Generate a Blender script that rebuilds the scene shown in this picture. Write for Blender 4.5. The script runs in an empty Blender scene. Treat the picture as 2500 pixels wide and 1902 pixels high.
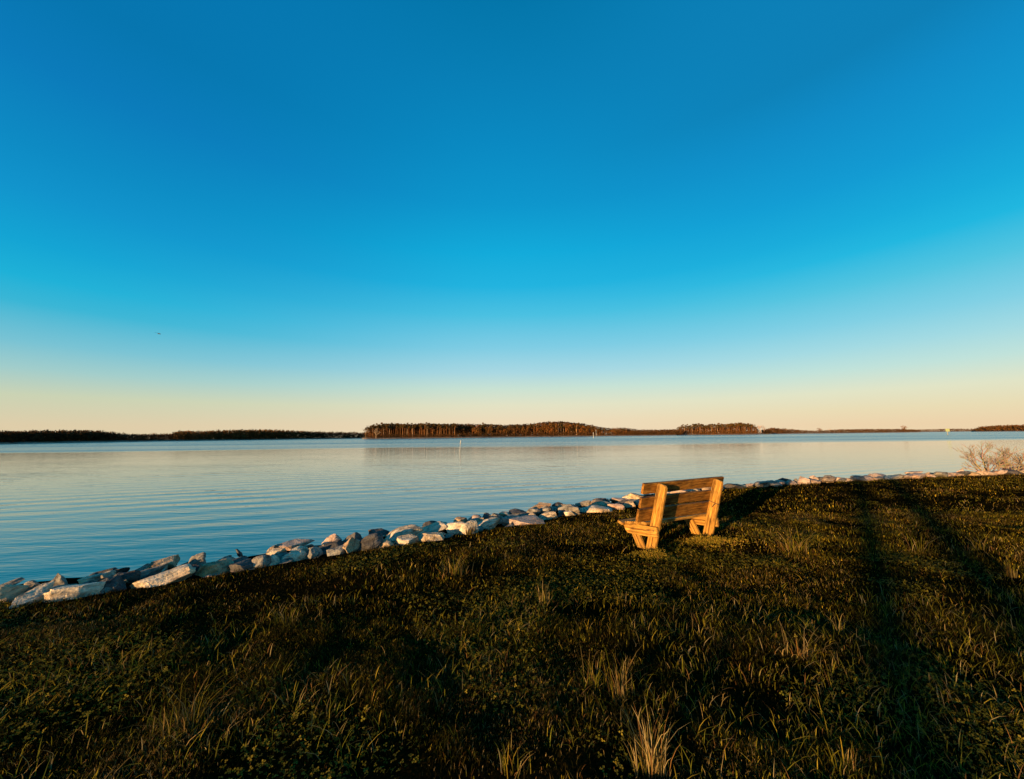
import bpy, bmesh, math, random
import numpy as np
from mathutils import Vector, Matrix
random.seed(7); rng = np.random.default_rng(11)
S = bpy.context.scene
COL = S.collection
R = math.radians

# ------------------------------------------------------------------ camera
F = 937.0; H = 1.6                                   # focal length in photo pixels, eye height
PITCH = math.atan(113/937.); ROLL = R(0.607)
FW = np.array([0, math.cos(PITCH), math.sin(PITCH)])
_r0 = np.array([1., 0, 0]); _u0 = np.cross(_r0, FW)
RT = math.cos(ROLL)*_r0 - math.sin(ROLL)*_u0
UP = math.sin(ROLL)*_r0 + math.cos(ROLL)*_u0
CAM = np.array([0, 0, H])
cd = bpy.data.cameras.new('camera'); cam = bpy.data.objects.new('camera', cd); COL.objects.link(cam)
cd.sensor_width = 36; cd.sensor_fit = 'HORIZONTAL'; cd.lens = F/2500*36
cd.clip_start = 0.05; cd.clip_end = 30000
cam.matrix_world = Matrix(((RT[0], UP[0], -FW[0], 0), (RT[1], UP[1], -FW[1], 0), (RT[2], UP[2], -FW[2], H), (0, 0, 0, 1)))
S.camera = cam

# ------------------------------------------------------------------ light
SUN_EL = R(5.0); SUN_AZ = R(41.0)                    # light travels towards azimuth 41 deg right of +Y
T = np.array([math.sin(SUN_AZ), math.cos(SUN_AZ), 0])
sl = bpy.data.lights.new('sun', 'SUN'); sl.energy = 5.0; sl.angle = R(0.5); sl.color = (1.0, 0.64, 0.28)
so = bpy.data.objects.new('sun', sl); COL.objects.link(so)
sd = Vector((T[0]*math.cos(SUN_EL), T[1]*math.cos(SUN_EL), -math.sin(SUN_EL)))
so.rotation_euler = sd.to_track_quat('-Z', 'Y').to_euler()
W = bpy.data.worlds.new('World'); S.world = W; W.use_nodes = True
nt = W.node_tree; nt.nodes.clear()
def nd(nt, t, **k):
    n = nt.nodes.new(t)
    for a, b in k.items(): setattr(n, a, b)
    return n
out = nd(nt, 'ShaderNodeOutputWorld'); bg = nd(nt, 'ShaderNodeBackground')
sky = nd(nt, 'ShaderNodeTexSky'); sky.sky_type = 'NISHITA'; sky.sun_disc = False
sky.sun_elevation = SUN_EL; sky.sun_rotation = math.atan2(-T[0], -T[1]) % (2*math.pi)
sky.air_density = 1.0; sky.dust_density = 1.0; sky.ozone_density = 3.0
SKYSTR = 0.15
EXPO = 1.3
bg.inputs['Strength'].default_value = SKYSTR*2**-EXPO
SKY_L = [(0.0247, (0.7605, 0.6308, 0.4125)), (0.0742, (0.6105, 0.6654, 0.4678)), (0.1164, (0.3663, 0.624, 0.6105)), (0.1584, (0.1946, 0.5583, 0.6724)), (0.2203, (0.0395, 0.4793, 0.6867)), (0.2605, (0.0103, 0.4508, 0.7011)), (0.3125, (0.0044, 0.3813, 0.6724)), (0.3864, (0.0037, 0.3005, 0.6172)), (0.4435, (0.0024, 0.2623, 0.5647)), (0.5446, (0.0018, 0.2016, 0.5029)), (0.6284, (0.0006, 0.1812, 0.4397))]
SKY_C = [(0.0359, (0.8796, 0.7231, 0.5029)), (0.0783, (0.7913, 0.7758, 0.5647)), (0.1208, (0.6105, 0.7758, 0.6584)), (0.163, (0.4125, 0.7011, 0.7758)), (0.2254, (0.2232, 0.624, 0.7913)), (0.3058, (0.0704, 0.5457, 0.7758)), (0.3725, (0.0144, 0.4678, 0.7605)), (0.4436, (0.0044, 0.4179, 0.7231)), (0.5384, (0.0024, 0.314, 0.624)), (0.6368, (0.0015, 0.2582, 0.552)), (0.7143, (0.0012, 0.2195, 0.4851)), (0.7912, (0.0, 0.1845, 0.4125))]
SKY_R = [(0.0161, (0.8714, 0.6654, 0.4179)), (0.0443, (0.8388, 0.7305, 0.4678)), (0.0796, (0.7758, 0.7913, 0.5776)), (0.1218, (0.5457, 0.7758, 0.7157)), (0.1636, (0.3763, 0.7157, 0.7758)), (0.2115, (0.2232, 0.6445, 0.7913)), (0.2779, (0.0802, 0.5647, 0.7605)), (0.335, (0.0116, 0.4851, 0.7605)), (0.3832, (0.006, 0.4125, 0.7157)), (0.456, (0.0037, 0.3278, 0.6584)), (0.5535, (0.003, 0.2623, 0.5776)), (0.6154, (0.0024, 0.2159, 0.4793))]
def sky_ramp(stops):
    r = nd(nt, 'ShaderNodeValToRGB'); e = r.color_ramp.elements
    while len(e) > 1: e.remove(e[-1])
    e[0].position = stops[0][0]; e[0].color = (*stops[0][1], 1)
    for p_, c_ in stops[1:]: k_ = e.new(p_); k_.color = (*c_, 1)
    nt.links.new(sx.outputs[2], r.inputs[0]); return r.outputs[0]
tcw = nd(nt, 'ShaderNodeTexCoord'); sx = nd(nt, 'ShaderNodeSeparateXYZ'); nt.links.new(tcw.outputs['Generated'], sx.inputs[0])
def wm(op, a, b_=None, clamp=False):
    m = nd(nt, 'ShaderNodeMath', operation=op, use_clamp=clamp)
    for i, v in enumerate((a, b_)):
        if v is None: continue
        if hasattr(v, 'links'): nt.links.new(v, m.inputs[i])
        else: m.inputs[i].default_value = v
    return m.outputs[0]
hyp = wm('SQRT', wm('ADD', wm('MULTIPLY', sx.outputs[0], sx.outputs[0]), wm('ADD', wm('MULTIPLY', sx.outputs[1], sx.outputs[1]), 1e-5)))
saz = wm('DIVIDE', sx.outputs[0], hyp)
def sm(v):
    return wm('MULTIPLY', wm('MULTIPLY', v, v), wm('SUBTRACT', 3.0, wm('MULTIPLY', v, 2.0)))
def wmix(f, a, b_):
    m = nd(nt, 'ShaderNodeMix', data_type='RGBA'); 
    for i, v in ((0, f), (6, a), (7, b_)):
        if hasattr(v, 'links'): nt.links.new(v, m.inputs[i])
        else: m.inputs[i].default_value = v
    return m.outputs[2]
skc = wmix(sm(wm('MULTIPLY', saz, -1.2, True)), sky_ramp(SKY_C), sky_ramp(SKY_L))
skc = wmix(sm(wm('MULTIPLY', saz, 1.2, True)), skc, sky_ramp(SKY_R))
sc_ = nd(nt, 'ShaderNodeVectorMath', operation='SCALE'); sc_.inputs['Scale'].default_value = 1/SKYSTR
nt.links.new(skc, sc_.inputs[0])
graded = wmix(.04, sc_.outputs[0], sky.outputs[0])      # a low evening sky graded to the photo's deep blue and cream
nt.links.new(graded, bg.inputs[0])
nt.links.new(bg.outputs[0], out.inputs[0])
S.view_settings.view_transform = 'Standard'; S.view_settings.look = 'None'
S.view_settings.exposure = EXPO; S.view_settings.gamma = 1.0
S.render.engine = 'CYCLES'

# ------------------------------------------------------------------ helpers
def ray(x, y): return FW + RT*(x-1250)/F - UP*(y-951)/F
def gp(x, y, z=0.0):
    d = ray(x, y); return CAM + d*((z-H)/d[2])
def rd(x, y, D):                                     # point on the ray at ground distance D
    d = ray(x, y); return CAM + d*(D/math.hypot(d[0], d[1]))
def tag(o, label=None, cat=None, group=None, kind=None):
    if label: o['label'] = label
    if cat: o['category'] = cat
    if group: o['group'] = group
    if kind: o['kind'] = kind
    return o
def mesh_np(name, V, tri=None, quad=None, mats=(), col=None, smooth=False, midx=None):
    me = bpy.data.meshes.new(name)
    V = np.asarray(V, np.float32); nt_ = 0 if tri is None else len(tri); nq = 0 if quad is None else len(quad)
    me.vertices.add(len(V)); me.vertices.foreach_set('co', V.ravel())
    idx = []
    if nt_: idx.append(np.asarray(tri, np.int32).ravel())
    if nq: idx.append(np.asarray(quad, np.int32).ravel())
    idx = np.concatenate(idx); me.loops.add(len(idx)); me.loops.foreach_set('vertex_index', idx)
    me.polygons.add(nt_+nq)
    st = np.concatenate([np.arange(nt_)*3, nt_*3+np.arange(nq)*4]).astype(np.int32)
    me.polygons.foreach_set('loop_start', st)
    for m in mats: me.materials.append(m)
    if midx is not None: me.polygons.foreach_set('material_index', np.asarray(midx, np.int32))
    if smooth: me.polygons.foreach_set('use_smooth', np.ones(nt_+nq, bool))
    me.update(calc_edges=True)
    if col is not None:
        a = me.color_attributes.new('Col', 'FLOAT_COLOR', 'POINT')
        c = np.ones((len(V), 4), np.float32); c[:, :3] = col; a.data.foreach_set('color', c.ravel())
    return me
def link(name, me, parent=None, loc=None):
    o = bpy.data.objects.new(name, me); COL.objects.link(o)
    if parent: o.parent = parent
    if loc is not None: o.location = loc
    return o
# value noise in numpy
_tab = rng.random((256, 256)).astype(np.float32)
def vn(x, y):
    xi = np.floor(x).astype(int); yi = np.floor(y).astype(int); fx = x-xi; fy = y-yi
    fx = fx*fx*(3-2*fx); fy = fy*fy*(3-2*fy)
    a = _tab[xi & 255, yi & 255]; b = _tab[(xi+1) & 255, yi & 255]; c = _tab[xi & 255, (yi+1) & 255]; d = _tab[(xi+1) & 255, (yi+1) & 255]
    return (a*(1-fx)+b*fx)*(1-fy)+(c*(1-fx)+d*fx)*fy
def fbm(x, y, s=1.0, o=4):
    r = 0; a = .5; t = 0
    for i in range(o):
        r = r+a*vn(x*s+17.3*i, y*s+5.1*i); t += a; a *= .5; s *= 2.03
    return r/t

def mat(name, rough=.8):
    m = bpy.data.materials.new(name); m.use_nodes = True
    n = m.node_tree; b = n.nodes['Principled BSDF']; b.inputs['Roughness'].default_value = rough
    return m, n, b
def noise(n, scale, detail=4, dist=0, coord='Object', vec=None, mapping=None):
    tc = nd(n, 'ShaderNodeTexCoord'); x = nd(n, 'ShaderNodeTexNoise')
    x.inputs['Scale'].default_value = scale; x.inputs['Detail'].default_value = detail; x.inputs['Distortion'].default_value = dist
    src = tc.outputs[coord] if vec is None else vec
    if mapping:
        mp = nd(n, 'ShaderNodeMapping'); mp.inputs['Scale'].default_value = mapping[0]; mp.inputs['Rotation'].default_value = mapping[1]
        n.links.new(src, mp.inputs[0]); src = mp.outputs[0]
    n.links.new(src, x.inputs['Vector']); return x
def ramp(n, src, stops, interp='LINEAR'):
    r = nd(n, 'ShaderNodeValToRGB'); r.color_ramp.interpolation = interp
    e = r.color_ramp.elements
    while len(e) > 1: e.remove(e[-1])
    e[0].position = stops[0][0]; e[0].color = (*stops[0][1], 1)
    for p, c in stops[1:]:
        k = e.new(p); k.color = (*c, 1)
    n.links.new(src, r.inputs[0]); return r
def mixc(n, mode, f, a, b):
    m = nd(n, 'ShaderNodeMix', data_type='RGBA', blend_type=mode)
    for i, v in ((0, f), (6, a), (7, b)):
        if hasattr(v, 'links'): n.links.new(v, m.inputs[i])
        else: m.inputs[i].default_value = v if i == 0 else (*v, 1)
    return m.outputs[2]
def bump(n, b, src, strength, dist):
    k = nd(n, 'ShaderNodeBump'); k.inputs['Strength'].default_value = strength; k.inputs['Distance'].default_value = dist
    n.links.new(src, k.inputs['Height']); n.links.new(k.outputs[0], b.inputs['Normal']); return k

# ------------------------------------------------------------------ lawn edge
EDGE_PX = [(0, 1468), (150, 1457), (300, 1437), (470, 1410), (560, 1397), (700, 1370), (850, 1347), (1000, 1325), (1150, 1299), (1300, 1273),
           (1400, 1254), (1480, 1243), (1560, 1233), (1670, 1208), (1770, 1193), (2000, 1178), (2200, 1168), (2350, 1160), (2500, 1157)]
EDGE = np.array([[-400, -330], [-60, -42], [-20, -9], [-9.5, 0.6]] + [list(gp(x, y)[:2]) for x, y in EDGE_PX] + [[30, 16], [80, 24], [400, 60]])
def edge_dist(x, y):                                 # signed: + beyond the edge, towards the water
    best = np.full(x.shape, 1e9); sg = np.ones(x.shape)
    for a, b in zip(EDGE[:-1], EDGE[1:]):
        d = b-a; L2 = d@d
        t = np.clip(((x-a[0])*d[0]+(y-a[1])*d[1])/L2, 0, 1)
        dx = x-(a[0]+t*d[0]); dy = y-(a[1]+t*d[1]); dd = dx*dx+dy*dy
        s = np.where(d[0]*(y-a[1])-d[1]*(x-a[0]) > 0, 1.0, -1.0)
        m = dd < best-1e-9; best = np.where(m, dd, best); sg = np.where(m, s, sg)
    return np.sqrt(best)*sg
def ground_z(x, y, ed=None):
    if ed is None: ed = edge_dist(x, y)
    near = np.exp(-((x*x+y*y)/900.))
    z = (fbm(x, y, .45, 4)-.5)*.14*near + (fbm(x+9, y-4, 1.5, 3)-.5)*.10*near
    z = z*np.clip(-ed/3.0, 0.08, 1) - .02*np.clip(1+ed/.9, 0, 1)
    return np.where(ed > -.02, z*np.clip(1-ed*3, 0, 1)-np.clip(ed-.95, 0, None)*.62-.05*np.clip((ed+.02)*5, 0, 1)-.03*np.clip(ed, 0, 1), z)

WATER_Z = -0.45
# ------------------------------------------------------------------ materials: setting
mg, n, b = mat('lawn_soil', .95)
x1 = noise(n, 1.3, 6); x2 = noise(n, 30, 5)
c1 = ramp(n, x1.outputs[0], [(.3, (.004, .0028, .0008)), (.55, (.009, .006, .0014)), (.75, (.017, .009, .002))])
c2 = ramp(n, x2.outputs[0], [(.3, (.35, .35, .35)), (.7, (1.3, 1.3, 1.3))])
n.links.new(mixc(n, 'MULTIPLY', 1.0, c1.outputs[0], c2.outputs[0]), b.inputs['Base Color'])
bump(n, b, x2.outputs[0], .8, .03); b.inputs['Specular IOR Level'].default_value = 0.0

mw, n, b = mat('bay_water', .02)
geo = nd(n, 'ShaderNodeNewGeometry')
b.inputs['Base Color'].default_value = (.010, .052, .064, 1); b.inputs['IOR'].default_value = 1.85
def math_(n, op, a, b_=None, clamp=False):
    m = nd(n, 'ShaderNodeMath', operation=op, use_clamp=clamp)
    for i, v in enumerate((a, b_)):
        if v is None: continue
        if hasattr(v, 'links'): n.links.new(v, m.inputs[i])
        else: m.inputs[i].default_value = v
    return m.outputs[0]
sep = nd(n, 'ShaderNodeSeparateXYZ'); n.links.new(geo.outputs['Position'], sep.inputs[0])
# wind-ruffled water starts about seventy metres out, its border wavy and streaked
nb = noise(n, 1.0, 3, vec=geo.outputs['Position'], mapping=((.012, .03, 1), (0, 0, .15)))
ns = noise(n, 1.0, 4, vec=geo.outputs['Position'], mapping=((.004, .05, 1), (0, 0, -.05)))
yy = math_(n, 'ADD', sep.outputs[1], math_(n, 'MULTIPLY', sep.outputs[0], -.10))
yy = math_(n, 'ADD', yy, math_(n, 'MULTIPLY', math_(n, 'SUBTRACT', nb.outputs[0], .5), 30))
wind = math_(n, 'DIVIDE', math_(n, 'SUBTRACT', yy, 70.0), 14.0, True)
patch = ramp(n, ns.outputs[0], [(.40, (0.55, 0.55, 0.55)), (.60, (1, 1, 1))])
wind = math_(n, 'MULTIPLY', wind, patch.outputs[0])
calm = math_(n, 'SUBTRACT', 1.0, wind)
# long low ripples near the shore, fine chop further out
wv = nd(n, 'ShaderNodeTexWave'); wv.wave_type = 'BANDS'; wv.bands_direction = 'Y'; wv.wave_profile = 'SIN'
wv.inputs['Scale'].default_value = .36; wv.inputs['Distortion'].default_value = 5.0; wv.inputs['Detail'].default_value = 3; wv.inputs['Detail Scale'].default_value = .35
mp = nd(n, 'ShaderNodeMapping'); mp.inputs['Rotation'].default_value = (0, 0, R(-46)); mp.inputs['Scale'].default_value = (.35, 1, 1)
n.links.new(geo.outputs['Position'], mp.inputs[0]); n.links.new(mp.outputs[0], wv.inputs['Vector'])
r1 = noise(n, 1.0, 3, vec=geo.outputs['Position'], mapping=((1.1, 4.0, 1), (0, 0, R(-38))))
r2 = noise(n, 1.0, 2, vec=geo.outputs['Position'], mapping=((5, 13, 1), (0, 0, R(8))))
amp = ramp(n, noise(n, 1.0, 2, vec=geo.outputs['Position'], mapping=((.12, .25, 1), (0, 0, .2))).outputs[0], [(.35, (.12, .12, .12)), (.65, (1, 1, 1))])
hh = math_(n, 'ADD', math_(n, 'MULTIPLY', math_(n, 'MULTIPLY', wv.outputs['Fac'], amp.outputs[0]), .013), math_(n, 'MULTIPLY', r1.outputs[0], .015))
hh = math_(n, 'ADD', hh, math_(n, 'MULTIPLY', r2.outputs[0], .0016))
far_ = math_(n, 'DIVIDE', math_(n, 'SUBTRACT', sep.outputs[1], 9.0), 26.0, True)       # the ripples die away off the shore
hh = math_(n, 'MULTIPLY', hh, math_(n, 'SUBTRACT', 1.0, math_(n, 'MULTIPLY', far_, .5)))
r3 = noise(n, 1.0, 3, vec=geo.outputs['Position'], mapping=((1.2, 2.6, 1), (0, 0, R(5))))
hh = math_(n, 'ADD', hh, math_(n, 'MULTIPLY', math_(n, 'MULTIPLY', wind, r3.outputs[0]), .16))
bk = bump(n, b, hh, 1.0, 1.0)
n.links.new(math_(n, 'ADD', math_(n, 'MULTIPLY', wind, .20), .05), b.inputs['Roughness'])

# ------------------------------------------------------------------ ground sheet
def axis(lo, hi, fine, far):
    core = np.arange(lo, hi, fine); k = [];  s = fine; v = hi
    while v < far: v += s; k.append(v); s *= 1.18
    l = []; s = fine; v = lo
    while v > -far: l.append(v); s *= 1.18; v -= s
    return np.array(sorted(set(np.round(np.concatenate([core, k, l]), 4))))
gx = axis(-9, 24, .12, 380); gy = axis(-2, 18, .12, 380)
GX, GY = np.meshgrid(gx, gy)
ED = edge_dist(GX, GY); GZ = np.maximum(ground_z(GX, GY, ED), -3.0)
nx, ny = len(gx), len(gy)
V = np.stack([GX.ravel(), GY.ravel(), GZ.ravel()], 1)
i = np.arange(nx-1)[None, :]+np.arange(ny-1)[:, None]*nx; i = i.ravel()
me = mesh_np('lawn', V, quad=np.stack([i, i+1, i+1+nx, i+nx], 1), mats=[mg], smooth=True)
tag(link('lawn', me), kind='structure')
me = mesh_np('water', [(-9000, -2000, WATER_Z), (9000, -2000, WATER_Z), (9000, 12000, WATER_Z), (-9000, 12000, WATER_Z)], quad=[(0, 1, 2, 3)], mats=[mw])
tag(link('water', me), kind='structure')

# ------------------------------------------------------------------ far land
msand, n, b = mat('shore_sand', .9)
x = noise(n, .15, 5); c = ramp(n, x.outputs[0], [(.3, (.05, .03, .018)), (.5, (.26, .18, .12)), (.66, (.06, .035, .02))]); n.links.new(c.outputs[0], b.inputs['Base Color'])
mundr, n, b = mat('forest_floor', .95)
x = noise(n, .3, 5); c = ramp(n, x.outputs[0], [(.3, (.03, .016, .006)), (.6, (.085, .04, .015))]); n.links.new(c.outputs[0], b.inputs['Base Color'])
# far shoreline as (photo x, distance); trees stand just behind it
def far_bank(name, prof, depth, inland=12):
    V = []; rows = [(-6, -1.2), (0, -.47), (2.5, .05), (6, .45), (inland, .9), (depth*.5, 1.6), (depth, 1.4), (depth+60, -1.2)]
    pts = []
    for k in range(len(prof)-1):
        (x0, d0), (x1, d1) = prof[k], prof[k+1]; m = max(2, int(abs(x1-x0)/6))
        for j in range(m): t = j/m; pts.append((x0+(x1-x0)*t, d0+(d1-d0)*t))
    pts.append(prof[-1])
    for (px, D) in pts:
        wob = (vn(np.array(px*.03), np.array(D*.01))-.5)*D*.02
        for o, z in rows:
            p = rd(px, 1062, D+o+wob); V.append((p[0], p[1], z+(.3*vn(np.array(px*.2), np.array(o*.1)) if z > 0 else 0)))
    m = len(rows); q = []; mi = []
    for k in range(len(pts)-1):
        for j in range(m-1):
            q.append((k*m+j, (k+1)*m+j, (k+1)*m+j+1, k*m+j+1)); mi.append(0 if j < 3 else 1)
    me = mesh_np(name, V, quad=q, mats=[msand, mundr], midx=mi, smooth=True)
    tag(link(name, me), kind='structure')
LEFT = [(-700, 420), (-100, 440), (0, 460), (270, 540), (430, 620), (700, 700), (960, 800)]
ISLE = [(884, 505), (892, 490), (1100, 500), (1300, 560), (1480, 600), (1600, 640), (1652, 660)]
GROVE = [(1560, 700), (1650, 690), (1860, 760), (1895, 800)]
RIGHT = [(1640, 840), (1880, 850), (2000, 950), (2250, 1350)]
FAR = [(2150, 1900), (2400, 2100), (2600, 2200)]
EAST = [(2372, 1500), (2385, 1400), (2500, 1300), (2800, 1150), (3400, 1000)]
for nm, pr, dp in (('far_shore_left', LEFT, 160), ('wooded_point_land', ISLE, 60), ('far_shore_middle', GROVE, 50), ('far_shore_right', RIGHT, 120), ('horizon_shore', FAR, 200), ('east_shore', EAST, 200)):
    far_bank(nm, pr, dp)
def dist_at(prof, x): return float(np.interp(x, [p[0] for p in prof], [p[1] for p in prof]))

# ------------------------------------------------------------------ foliage building
def vcol_mat(name, rough=.7, transl=0.0, spec=.3):
    m, n, b = mat(name, rough)
    a = nd(n, 'ShaderNodeVertexColor'); a.layer_name = 'Col'
    oi = nd(n, 'ShaderNodeObjectInfo')
    k = ramp(n, oi.outputs['Random'], [(0, (.75, .75, .75)), (1, (1.2, 1.1, 1.0))])
    c = mixc(n, 'MULTIPLY', 1.0, a.outputs[0], k.outputs[0])
    n.links.new(c, b.inputs['Base Color']); b.inputs['Specular IOR Level'].default_value = spec
    if transl:
        t = nd(n, 'ShaderNodeBsdfTranslucent'); n.links.new(c, t.inputs[0])
        mx = nd(n, 'ShaderNodeMixShader'); mx.inputs[0].default_value = transl
        n.links.new(b.outputs[0], mx.inputs[1]); n.links.new(t.outputs[0], mx.inputs[2])
        n.links.new(mx.outputs[0], n.nodes['Material Output'].inputs[0])
    return m
mleaf = vcol_mat('tree_leaf', .8, .0, .1); mbark = vcol_mat('tree_bark', .9, .0, .1)
def tube(pts, rad, k=5):
    V = []; Q = []
    pts = [Vector(p) for p in pts]
    for i, p in enumerate(pts):
        d = (pts[min(i+1, len(pts)-1)]-pts[max(i-1, 0)]).normalized()
        a = d.orthogonal().normalized() if i == 0 else (a-d*a.dot(d)).normalized()
        c = d.cross(a)
        for j in range(k):
            t = 2*math.pi*j/k; V.append(tuple(p+(a*math.cos(t)+c*math.sin(t))*rad[i]))
    for i in range(len(pts)-1):
        for j in range(k): Q.append((i*k+j, i*k+(j+1) % k, (i+1)*k+(j+1) % k, (i+1)*k+j))
    return V, Q
class MB:
    def __init__(s): s.V = []; s.Q = []; s.C = []
    def add(s, V, Q, c):
        o = len(s.V); s.V += list(V); s.Q += [tuple(i+o for i in q) for q in Q]; s.C += [c]*len(V)
    def tube(s, pts, rad, c, k=5): s.add(*tube(pts, rad, k), c)
    def mesh(s, name, m, smooth=True):
        return mesh_np(name, s.V, quad=s.Q, mats=[m], col=np.array(s.C), smooth=smooth)
def leaf_quads(C, size, rg, flat=0.0):
    n_ = len(C); a = rg.normal(size=(n_, 3)); a /= np.linalg.norm(a, axis=1)[:, None]
    b_ = rg.normal(size=(n_, 3)); b_ -= a*(a*b_).sum(1)[:, None]; b_ /= np.linalg.norm(b_, axis=1)[:, None]
    s = np.asarray(size).reshape(-1, 1)*(.6+.8*rg.random((n_, 1)))
    V = np.stack([C-a*s, C-b_*s*.6, C+a*s, C+b_*s*.6], 1).reshape(-1, 3)
    q = np.arange(n_*4).reshape(-1, 4)
    return V, q
def crown_points(kind, n_, rg):
    # unit tree of height 1
    if kind == 'pine':
        k = 7; c = np.stack([rg.normal(0, .075, k), rg.normal(0, .075, k), rg.uniform(.58, .93, k)], 1)
        r = rg.uniform(.05, .10, k); w = rg.integers(0, k, n_)
        p = rg.normal(size=(n_, 3)); p /= np.linalg.norm(p, axis=1)[:, None]; p *= rg.random((n_, 1))**.4
        return c[w]+p*r[w][:, None]*np.array([1.2, 1.2, .75]), w
    k = 11; c = np.stack([rg.normal(0, .15, k), rg.normal(0, .15, k), rg.uniform(.38, .82, k)], 1)
    if kind == 'low': c[:, 2] = rg.uniform(.06, .8, k); c[:, :2] *= 1.3
    r = rg.uniform(.12, .2, k); w = rg.integers(0, k, n_)
    p = rg.normal(size=(n_, 3)); p /= np.linalg.norm(p, axis=1)[:, None]; p *= rg.random((n_, 1))**.4
    return c[w]+p*r[w][:, None], w
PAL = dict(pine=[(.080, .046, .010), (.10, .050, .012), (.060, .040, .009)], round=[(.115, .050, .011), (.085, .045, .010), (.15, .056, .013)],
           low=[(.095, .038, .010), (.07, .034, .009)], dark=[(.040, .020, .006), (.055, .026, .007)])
def tree_arrays(kind, n_, rg, pal=None):
    p, w = crown_points('pine' if kind == 'pine' else ('low' if kind == 'low' else 'round'), n_, rg)
    V, q = leaf_quads(p, .024 if kind == 'pine' else (.055 if kind == 'low' else .034), rg)
    pc = np.array(PAL[pal or kind]); ci = pc[rg.integers(0, len(pc), 12)][w]*(.65+.7*rg.random((n_, 1)))
    return V, q, np.repeat(ci, 4, 0)
def trunk_mb(kind, rg, col):
    m = MB(); lean = rg.normal(0, .015, 2); top = .88 if kind == 'pine' else .7
    r0 = .015 if kind == 'pine' else .018
    m.tube([(0, 0, -.04), (lean[0]*.4, lean[1]*.4, .3), (lean[0], lean[1], .6), (lean[0]*1.3, lean[1]*1.3, top)], [r0*1.15, r0, r0*.75, r0*.25], col, 5)
    for k in range(6 if kind == 'pine' else 7):
        z = rg.uniform(.42 if kind == 'pine' else .25, top-.05); a = rg.uniform(0, 6.28); l = rg.uniform(.06, .12)*(1 if kind == 'pine' else 1.6)
        m.tube([(lean[0], lean[1], z), (lean[0]+math.cos(a)*l, lean[1]+math.sin(a)*l, z+l*.6)], [r0*.35, r0*.1], col, 4)
    return m
variants = {}
for kind, cnt, nq in (('pine', 6, 300), ('round', 5, 320)):
    for v in range(cnt):
        rg = np.random.default_rng(100+v+(50 if kind == 'round' else 0))
        V, q, c = tree_arrays(kind, nq, rg)
        cm = mesh_np('crown', V, quad=q, mats=[mleaf], col=c)
        bc = [(.20, .085, .03), (.26, .12, .045), (.16, .06, .02), (.40, .24, .14), (.15, .055, .018), (.22, .09, .03)][v % 6]
        tm = trunk_mb(kind, rg, bc).mesh('trunk', mbark)
        variants.setdefault(kind, []).append((tm, cm))
def place_tree(kind, v, x, D, h, label, group, wide=1.0, cat='tree', name=None):
    e = bpy.data.objects.new(name or ('pine_tree' if kind == 'pine' else 'broadleaf_tree'), None); COL.objects.link(e)
    p = rd(x, 1062, D); e.location = (p[0], p[1], .7); e.rotation_euler = (0, 0, random.uniform(0, 6.28)); e.scale = (h*wide, h*wide, h)
    tag(e, label, cat, group)
    tm, cm = variants[kind][v % len(variants[kind])]
    link('trunk', tm, e); link('crown', cm, e)
    return e
def top_h(x, ytop, D):
    return (rd(x, ytop, D)[2]-.7)*1.05
def interp(tab, x): return float(np.interp(x, [p[0] for p in tab], [p[1] for p in tab]))
ISLE_TOP = [(888, 1044), (905, 1038), (940, 1033), (1000, 1033), (1100, 1033), (1180, 1034), (1240, 1035), (1300, 1033), (1330, 1029), (1370, 1027), (1400, 1030), (1430, 1033), (1460, 1040), (1500, 1044), (1530, 1042), (1560, 1047), (1600, 1047), (1650, 1046)]
GROVE_TOP = [(1650, 1043), (1668, 1038), (1700, 1035), (1750, 1035), (1790, 1031), (1830, 1032), (1850, 1040), (1860, 1052)]
xs = 893.0; k = 0
while xs < 1530:
    D = dist_at(ISLE, xs)+random.uniform(9, 16); yt = interp(ISLE_TOP, xs)+random.uniform(-2.0, 4.5)
    if 1110 < xs < 1150: D += 22
    kind = 'pine' if xs < 1120 or random.random() < .45 else 'round'
    if 1150 < xs: yt += random.uniform(0, 6)
    place_tree(kind, random.randrange(6), xs, D, top_h(xs, yt, D), 'tall pine in the front row of the central wooded point' if kind == 'pine' else 'round crowned tree in the front row of the central wooded point',
               'pines along the front of the wooded point' if kind == 'pine' else 'round trees along the front of the wooded point', 1.0 if kind == 'pine' else .85)
    xs += random.uniform(3.6, 7.2); k += 1
xs = 1655.0
while xs < 1852:
    D = dist_at(GROVE, xs)+random.uniform(9, 16); yt = interp(GROVE_TOP, xs)+random.uniform(-1.5, 4)
    place_tree('pine', random.randrange(6), xs, D, top_h(xs, yt, D), 'tall pine in the front row of the smaller grove right of the point', 'pines of the smaller grove', 1.15)
    xs += random.uniform(3.6, 6.2); k += 1

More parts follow.
